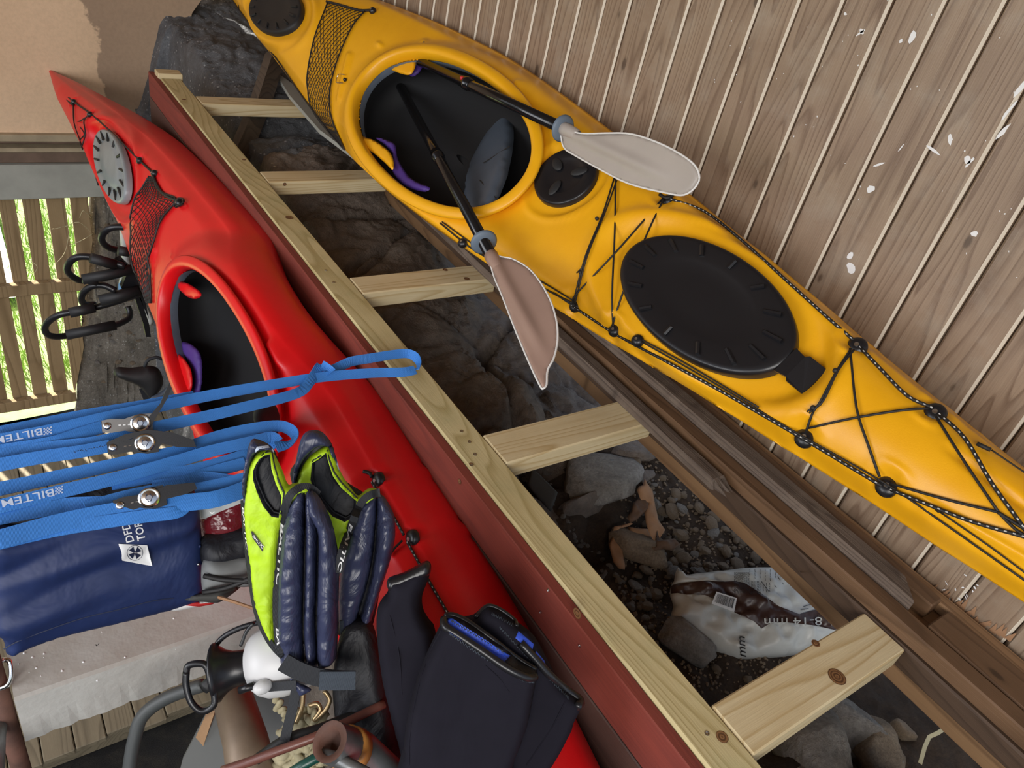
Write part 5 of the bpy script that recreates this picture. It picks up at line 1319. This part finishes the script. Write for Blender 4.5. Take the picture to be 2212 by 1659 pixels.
# B, the one behind
jacket(pB, 'neon and navy life jacket hung behind, its navy front on the right', [c3([(500, 480), (540, 300), (600, 130), (670, 96), (740, 130), (800, 230), (850, 430), (1100, 600), (1180, 750), (1150, 1100), (1050, 1560), (830, 1560), (820, 1000)])],
       c3([(530, 470), (560, 380), (620, 290), (700, 228), (760, 212), (805, 290), (845, 385), (880, 452), (930, 520), (975, 565), (1030, 525), (1080, 510), (1118, 530), (1090, 600), (960, 700), (920, 800), (880, 900), (835, 1010), (800, 900), (700, 700), (600, 560)]),
       c3([(650, 315), (700, 285), (752, 242), (768, 310), (802, 400), (860, 480), (920, 540), (968, 584), (955, 655), (925, 705), (885, 725), (800, 685), (725, 600), (665, 505), (643, 430), (648, 370)]),
       [c3([(960, 690), (1000, 620), (1060, 575), (1105, 570), (1110, 640), (1098, 800), (1080, 1000), (1040, 1200), (980, 1400), (930, 1560), (850, 1560), (835, 1400), (838, 1180), (870, 1000), (920, 850)]),
        c3([(1112, 575), (1150, 565), (1195, 625), (1235, 720), (1240, 850), (1222, 960), (1190, 1080), (1150, 1200), (1100, 1350), (1060, 1500), (1040, 1600), (940, 1600), (1000, 1400), (1060, 1180), (1095, 950), (1108, 750)])],
       [(c3([(1125, 545), (1060, 560), (1000, 610), (960, 690), (915, 810), (870, 930), (842, 1040), (832, 1120)]), .013)],
       [(0, 'BALTIC', c3([(915, 760)])[0], c3([(822, 1110)])[0], 8)],
       [c3([(505, 480), (530, 300), (580, 130), (668, 95), (740, 130), (800, 240), (850, 420), (840, 430), (780, 260), (750, 210), (690, 215), (620, 270), (560, 360), (530, 470)])],
       webs=[([(770, 1430), (800, 1450), (815, 1490), (830, 1520)], .012, 'strap_black', .01), ([(760, 1345), (762, 1375), (800, 1425), (825, 1470), (828, 1500)], .016, 'strap_grey', .02), ([(742, 1340), (745, 1372)], .014, 'strap_grey', .03)], thick=.04)
# A, in front
tA_, HA, nh = jacket(pA, 'neon and navy life jacket in front, its wide neon side panel facing left', [c3([(150, 600), (175, 280), (215, 165), (300, 180), (380, 250), (470, 480), (800, 800), (825, 1500), (740, 1740), (430, 1740), (290, 1560), (215, 1250)])],
       c3([(225, 290), (270, 245), (330, 232), (368, 258), (430, 380), (470, 482), (520, 476), (600, 488), (640, 520), (560, 560), (480, 640), (440, 740), (410, 900), (395, 1100), (385, 1350), (392, 1640), (345, 1600), (295, 1500), (250, 1390), (222, 1260), (200, 1050), (172, 850), (160, 700), (163, 600), (180, 450), (200, 340)]),
       c3([(290, 275), (320, 255), (355, 255), (372, 350), (400, 450), (442, 545), (436, 620), (420, 695), (370, 682), (310, 605), (265, 500), (240, 430), (240, 365), (265, 310)]),
       [c3([(560, 520), (590, 540), (596, 700), (588, 1000), (580, 1300), (578, 1600), (600, 1740), (560, 1760), (480, 1752), (420, 1745), (400, 1500), (402, 1200), (420, 950), (440, 780), (480, 640), (520, 560)]),
        c3([(598, 560), (640, 540), (682, 800), (676, 1200), (670, 1500), (680, 1770), (650, 1780), (600, 1745), (584, 1500), (590, 1200), (596, 850)]),
        c3([(610, 545), (650, 532), (700, 580), (750, 670), (790, 770), (815, 900), (832, 1050), (834, 1300), (828, 1600), (815, 1735), (760, 1770), (690, 1790), (676, 1600), (680, 1200), (686, 850), (650, 750), (600, 640)])],
       [(c3([(690, 560), (640, 515), (600, 502), (540, 515), (480, 570), (445, 670), (425, 780), (408, 900), (398, 1050), (393, 1200), (390, 1350), (395, 1500), (405, 1620), (420, 1700)]), .0125), (c3([(150, 600), (158, 750), (172, 900), (190, 1060), (212, 1230), (240, 1390), (290, 1530), (360, 1650), (430, 1720)]), .008)],
       [(0, 'BALTIC', c3([(420, 755)])[0], c3([(385, 1215)])[0], 7.5), (0, 'BA', c3([(384, 1510)])[0], c3([(392, 1640)])[0], 7.5), (1, 'BALTIC', c3([(140, 640)])[0], c3([(172, 960)])[0], 4)],
       [c3([(150, 600), (148, 430), (175, 280), (212, 163), (290, 176), (352, 212), (372, 262), (330, 232), (262, 250), (220, 300), (185, 440), (165, 600)])],
       webs=[([(612, 1430), (650, 1450), (700, 1465), (765, 1469)], .030, 'strap_black', .045), ([(690, 1470), (730, 1470), (768, 1469)], .031, 'strap_grey', .050)])
patch_on('woven_label', c3([(207, 822), (220, 825), (292, 925), (292, 970), (284, 962), (216, 868)]), nh, 'print_dark', tA_, .003)
text_on('lettering', 'BALTIC', c3([(216, 856)])[0], c3([(286, 946)])[0], 6, lambda x, y: nh(x, y)-ray(x, y).normalized()*.002, 'print_white', tA_, bold=.02)
patch_on('shoulder_label', c3([(236, 240), (250, 215), (330, 205), (340, 222), (268, 232), (238, 258)]), surf((lambda q: (q[0], q[1]))(pillow(c3([(150, 600), (148, 430), (175, 280), (212, 163), (290, 176), (352, 212), (372, 262), (330, 232), (262, 250), (220, 300), (185, 440), (165, 600)]), pA, vn, .034, step=6, edge=10))), 'print_soft', tA_, .004)
vs, fs, mi = pillow(c4([(590, 400), (640, 420), (700, 450), (690, 470), (645, 488), (620, 450)]), pA+vn*.03, vn, .01, step=5); part('cover_tip', vs, fs, 'vest_navy', tA_, smooth=True)

# ================================================================== NEOPRENE GARMENTS AND AN ADDED DARK SHAPE
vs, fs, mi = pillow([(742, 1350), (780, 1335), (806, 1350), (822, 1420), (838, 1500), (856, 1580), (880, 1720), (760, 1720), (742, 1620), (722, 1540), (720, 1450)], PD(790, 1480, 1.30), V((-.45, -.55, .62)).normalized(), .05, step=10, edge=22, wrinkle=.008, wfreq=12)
part('shade_filler', vs, fs, 'vest_inner', None, smooth=True, label='added black shape standing for straps and shade behind the grey webbing of the front life jacket', cat='shade shape')  # added black form in place of straps and shade over the red hull
nn = V((-.45, -.55, .62)).normalized()
pW = PD(880, 1400, 1.22)
wsu = thing('neoprene_boot_leg', pW-V((0, 0, .3)), 'black neoprene trouser leg hung over the red kayak, left of the blue-lined pair', 'wetsuit')
vs, fs, mi = pillow([(840, 1250), (870, 1238), (905, 1220), (922, 1213), (930, 1219), (928, 1242), (920, 1264), (912, 1288), (914, 1314), (926, 1336), (940, 1360), (945, 1450), (930, 1560), (920, 1720), (885, 1720), (868, 1640), (848, 1560), (830, 1490), (820, 1430), (814, 1370), (814, 1325), (822, 1298), (838, 1276)], pW, nn, .06, step=9, edge=26, wrinkle=.006, wfreq=9)
part('leg', vs, fs, 'neoprene', wsu, smooth=True); wh = surf((vs, fs))
vs, fs, mi = pillow([(838, 1250), (872, 1236), (905, 1219), (922, 1211), (931, 1219), (929, 1240), (915, 1248), (880, 1262), (842, 1276)], pW+nn*.012, nn, .036, step=6, edge=9); part('cuff', vs, fs, 'rubber_edge', wsu, smooth=True)
part('seam', *tube([wh(x, y) for x, y in [(842, 1330), (850, 1360), (860, 1400), (866, 1450), (868, 1500)]], .001, 5, sm=4), 'neoprene', wsu)
pS = PD(1040, 1450, 1.11)
sho = thing('neoprene_shorts', pS-V((0, 0, .3)), 'black neoprene trousers with bright blue waist lining, draped at bottom centre', 'wetsuit')
back = c4([(1385, 75), (1470, 75), (1545, 65), (1600, 18), (1645, 15), (1705, 45), (1772, 102), (1860, 175), (1940, 320), (1985, 400), (2060, 465), (2118, 508), (2105, 545), (2080, 590), (2040, 680), (1980, 790), (1930, 870), (1880, 960), (1560, 960), (1500, 700), (1450, 300)])
bz = [(c4([(1772, 130), (1850, 198), (1838, 235), (1755, 162)]), 1), (c4([(1862, 232), (1905, 285), (1918, 325), (1870, 290), (1848, 252)]), 1)]
vs, fs, mi = pillow(back, pS-nn*.042, nn, .05, step=9, edge=22, wrinkle=.004, wfreq=9, smooth_n=3, zones=bz)
part('back_panel', vs, fs, None, sho, smooth=True, mats=['neoprene', 'neo_blue'], mi=mi); hb = surf((vs, fs))
front = c4([(1386, 92), (1398, 62), (1470, 74), (1560, 120), (1700, 215), (1780, 300), (1873, 352), (1868, 420), (1855, 490), (1830, 620), (1785, 750), (1745, 860), (1720, 960), (1180, 960), (1183, 750), (1200, 600), (1228, 480), (1268, 350), (1328, 210)])
bl = c4([(1392, 78), (1440, 74), (1500, 108), (1600, 170), (1733, 262), (1690, 284), (1600, 240), (1500, 180), (1430, 135), (1396, 108)])
vs, fs, mi = pillow(front, pS, nn, .055, step=8, edge=24, wrinkle=.005, wfreq=8, smooth_n=3, zones=[(bl, 1), (c4([(1740, 268), (1790, 300), (1868, 350), (1850, 362), (1780, 340), (1700, 290)]), 2)], seamf=hole(bl, .012, 5))
part('front_panel', vs, fs, None, sho, smooth=True, mats=['neoprene', 'neo_blue', 'vest_inner'], mi=mi); hf = surf((vs, fs))
def edging(P_, h_, r, nm='rubber_edge', mt='rubber_edge'): part(nm, *tube([h_(x, y)-ray(x, y).normalized()*.002 for x, y in P_], r, 8, sm=4), mt, sho, smooth=True)
edging(c4([(1392, 90), (1400, 130), (1470, 175), (1600, 262), (1720, 345), (1820, 392), (1866, 392)]), hf, .0062)
edging(c4([(1396, 72), (1440, 68), (1520, 105), (1640, 190), (1760, 282), (1870, 352)]), hf, .004)
edging(c4([(1790, 215), (1860, 290), (1940, 380), (2020, 450), (2100, 512), (2085, 545)]), hb, .0065)
edging(c4([(1555, 85), (1605, 30), (1640, 22), (1700, 50), (1760, 98), (1768, 125)]), hb, .0035)
m = MB()
for P_, h_, k in ((c4([(1420, 165), (1560, 262), (1700, 350), (1800, 405), (1860, 415)]), hf, 60), (c4([(1640, 60), (1750, 120)]), hb, 20), (c4([(1680, 130), (1800, 260), (1930, 390), (2040, 500)]), hb, 60), (c4([(1430, 98), (1560, 175), (1700, 262)]), hf, 44)):
    q = spline2(P_, 20, False)
    for i in range(0, len(q)-1, 1):
        a = q[i]; b = q[i+1]; s_ = 3 if i % 2 else -3
        m.add(tube([h_(a.x, a.y-s_)-ray(a.x, a.y).normalized()*.001, h_(b.x, b.y+s_)-ray(a.x, a.y).normalized()*.001], .0005, 4))
m.build('zigzag_stitching', 'strap_grey', sho, kind='stuff')
for P_, h_ in ((c4([(1378, 150), (1320, 260), (1270, 400), (1235, 560), (1215, 720), (1210, 850)]), hf), (c4([(2020, 520), (1960, 640), (1880, 760), (1820, 850)]), hb), (c4([(1605, 330), (1680, 400), (1730, 470)]), hf)):
    part('seam', *tube([h_(x, y) for x, y in P_], .0011, 5, sm=5), 'neoprene', sho)

# ================================================================== ON THE GROUND
def GP(o=.0): return lambda x, y: gh(x, y)+V((0, 0, o))
gz = gh(1640, 1330); gn = V((-.25, -.30, .92)).normalized()
sack = thing('gravel_sack', gz, 'white and brown plastic sack lying on the soil under the rim timber', 'sack')
def b4(P_): return [(1420+a/3.615, 1200+b/3.615) for a, b in P_]
ol = b4([(130, 200), (140, 140), (165, 95), (215, 150), (300, 140), (500, 120), (700, 95), (880, 92), (960, 95), (1010, 60), (1100, 120), (1300, 280), (1480, 420), (1600, 520), (1500, 640), (1300, 700), (1090, 775), (900, 798), (700, 812), (560, 808), (430, 740), (300, 640), (180, 560), (95, 520), (125, 400), (100, 320), (105, 240)])
br_ = b4([(105, 238), (300, 235), (480, 240), (550, 240), (620, 260), (760, 370), (880, 440), (1040, 498), (1200, 450), (1380, 415), (1480, 490), (1400, 600), (1330, 605), (1150, 590), (950, 565), (830, 560), (765, 600), (700, 550), (560, 480), (420, 400), (330, 345), (200, 330), (100, 300)])
vs, fs, mi = pillow(ol, gz+gn*.045, gn, .06, step=7, smooth_n=2, edge=50, wrinkle=.017, wfreq=20, zones=[(br_, 1)])
part('film', vs, fs, None, sack, smooth=True, mats=['sack_white', 'sack_brown'], mi=mi); sh_ = surf((vs, fs))
text_on('lettering', '8-14 mm', b4([(1290, 480)])[0], b4([(835, 492)])[0], 18, sh_, 'sack_white', sack, lift=.008)
text_on('lettering', 'A', b4([(1412, 468)])[0], b4([(1320, 466)])[0], 22, sh_, 'sack_white', sack, lift=.008)
text_on('lettering', 'mm', b4([(693, 800)])[0], b4([(682, 628)])[0], 18, sh_, 'print_dark', sack, shear=.3, lift=.005)
LC = [sh_(*p)-ray(*p).normalized()*.016 for p in b4([(462, 282), (622, 332), (600, 440), (424, 376)])]
lab_ = part('barcode_label', LC, [[0, 1, 2, 3]], 'print_white', sack)
def lb(u, v): return LC[0].lerp(LC[1], u).lerp(LC[3].lerp(LC[2], u), v)-LC[0].normalized()*.0012
m = MB(); u = .09
while u < .90:
    w_ = random.choice([.008, .012, .02]); m.add(([lb(u, .10), lb(u+w_, .10), lb(u+w_, .80), lb(u, .80)], [[0, 1, 2, 3]])); u += w_+random.choice([.010, .014, .022])
m.build('barcode', 'print_dark', lab_)
m = MB()
for (x0_, y0_, x1_, y1_, nl) in ((600, 130, 720, 290, 16), (720, 200, 800, 300, 7), (800, 215, 900, 290, 4), (1040, 120, 1130, 180, 7), (720, 105, 960, 190, 6)):
    for i in range(nl):
        x = x0_+(x1_-x0_)*i/nl; y = y0_
        while y < y1_-12:
            L_ = random.uniform(8, 26); P2 = b4([(x, y), (x+3, y), (x+3+2, y+L_), (x+2, y+L_)]); m.add(([sh_(*p)-ray(*p).normalized()*.002 for p in P2], [[0, 1, 2, 3]])); y += L_+5
for P_ in ([(810, 200), (870, 280)], [(880, 190), (930, 250)], [(940, 165), (985, 225)], [(1140, 400), (1290, 350)], [(1120, 425), (1260, 400)]):
    m.add(tube([sh_(*p)-ray(*p).normalized()*.002 for p in b4(P_)], .0008, 4))
m.build('small_print', 'print_dark', sack, kind='stuff')
def c5(P_): return [(1100+a/4.147, 900+b/4.147) for a, b in P_]
def scrap(name, ol, mat, label, cat, h=.012, n_=(-.1, -.2, .97), th=.004, wr=.008, step=5, fq=14):
    cx = sum(p[0] for p in ol)/len(ol); cy = sum(p[1] for p in ol)/len(ol)
    g = max((gh(*p) for p in ol), key=lambda q: q.z); c = gh(cx, cy); c = PZ(cx, cy, (c.z+g.z)/2+h)
    vs, fs, mi = pillow(ol, c, n_, th, step=step, smooth_n=1, wrinkle=wr, wfreq=fq, edge=8); return part(name, vs, fs, mat, None, smooth=True, label=label, cat=cat)
scrap('cardboard_scrap', c5([(1215, 550), (1240, 600), (1285, 660), (1310, 800), (1340, 930), (1398, 1015), (1345, 1095), (1325, 1020), (1305, 1135), (1262, 1060), (1225, 960), (1210, 870), (1250, 780), (1180, 755), (1145, 660), (1160, 625), (1195, 615)]), 'card', 'long torn strip of brown cardboard pointing down beside the pale rock', 'cardboard', .030)
scrap('cardboard_scrap', c5([(960, 1022), (1005, 1090), (1015, 1170), (1030, 1280), (1040, 1340), (1035, 1372), (985, 1365), (935, 1310), (905, 1200), (897, 1140), (930, 1075)]), 'card', 'curved torn piece of brown cardboard, nearest to the pine beam', 'cardboard', .035)
scrap('cardboard_scrap', c5([(940, 985), (1010, 970), (1090, 950), (1110, 960), (1060, 985), (1000, 1000), (960, 1022), (925, 1050)]), 'card', 'narrow shaded cardboard flap above the curved piece', 'cardboard', .03)
scrap('cardboard_scrap', c5([(1060, 985), (1150, 1000), (1240, 1005), (1268, 1060), (1262, 1090), (1190, 1075), (1130, 1088), (1085, 1050)]), 'card', 'short ragged cardboard piece between the strip and the curved piece', 'cardboard', .025)
scrap('dead_leaf', c5([(1110, 770), (1160, 730), (1250, 760), (1250, 840), (1200, 870), (1140, 930), (1080, 950), (1055, 900), (1090, 850)]), 'leaf', 'brown dead leaf lying against the pale rock and the cardboard strip', 'leaf', .03, wr=.012, fq=30)
scrap('dead_leaf', c5([(1325, 1030), (1345, 1110), (1420, 1100), (1480, 1090), (1540, 1150), (1460, 1200), (1380, 1190), (1300, 1200), (1260, 1150), (1310, 1160), (1320, 1100)]), 'leaf', 'brown dead leaf at the lower tip of the cardboard strip', 'leaf', .03, wr=.012, fq=30)
scrap('slate_sheet', c5([(205, 450), (300, 545), (435, 680), (410, 760), (372, 855), (310, 790), (230, 700), (165, 620), (180, 540)]), 'slate', 'flat dark grey slate sheet beside the pine beam', 'slate', .06, (-.5, -.35, .79), .006, .001)
scrap('paper_scrap', c5([(820, 365), (850, 375), (900, 382), (938, 385), (930, 405), (890, 418), (860, 395)]), 'mesh_grey', 'small pale curled scrap on the dark slab rock', 'scrap', .02, wr=.004)
scrap('stone_chip', c5([(1070, 240), (1105, 255), (1142, 300), (1130, 335), (1110, 345), (1085, 300)]), 'stone_tan', 'thin pale stone chip high on the dark soil', 'stone', .015, th=.012, wr=.002)
part('straw_stalk', *ribbon([gh(x, y)+V((0, 0, .03)) for x, y in [(2028, 1588), (2010, 1600), (1992, 1608), (1982, 1630), (1972, 1665)]], .008, V((0, 0, 1)), .002), 'straw', None, label='pale bent straw on the dark soil, bottom right', cat='straw')
part('straw_stalk', *tube([gh(x, y)+V((0, 0, .02)) for x, y in [(2050, 1612), (2070, 1617), (2100, 1613)]], .002, 5), 'leaf', None, label='short thin brown twig right of the pale bent straw', cat='twig')
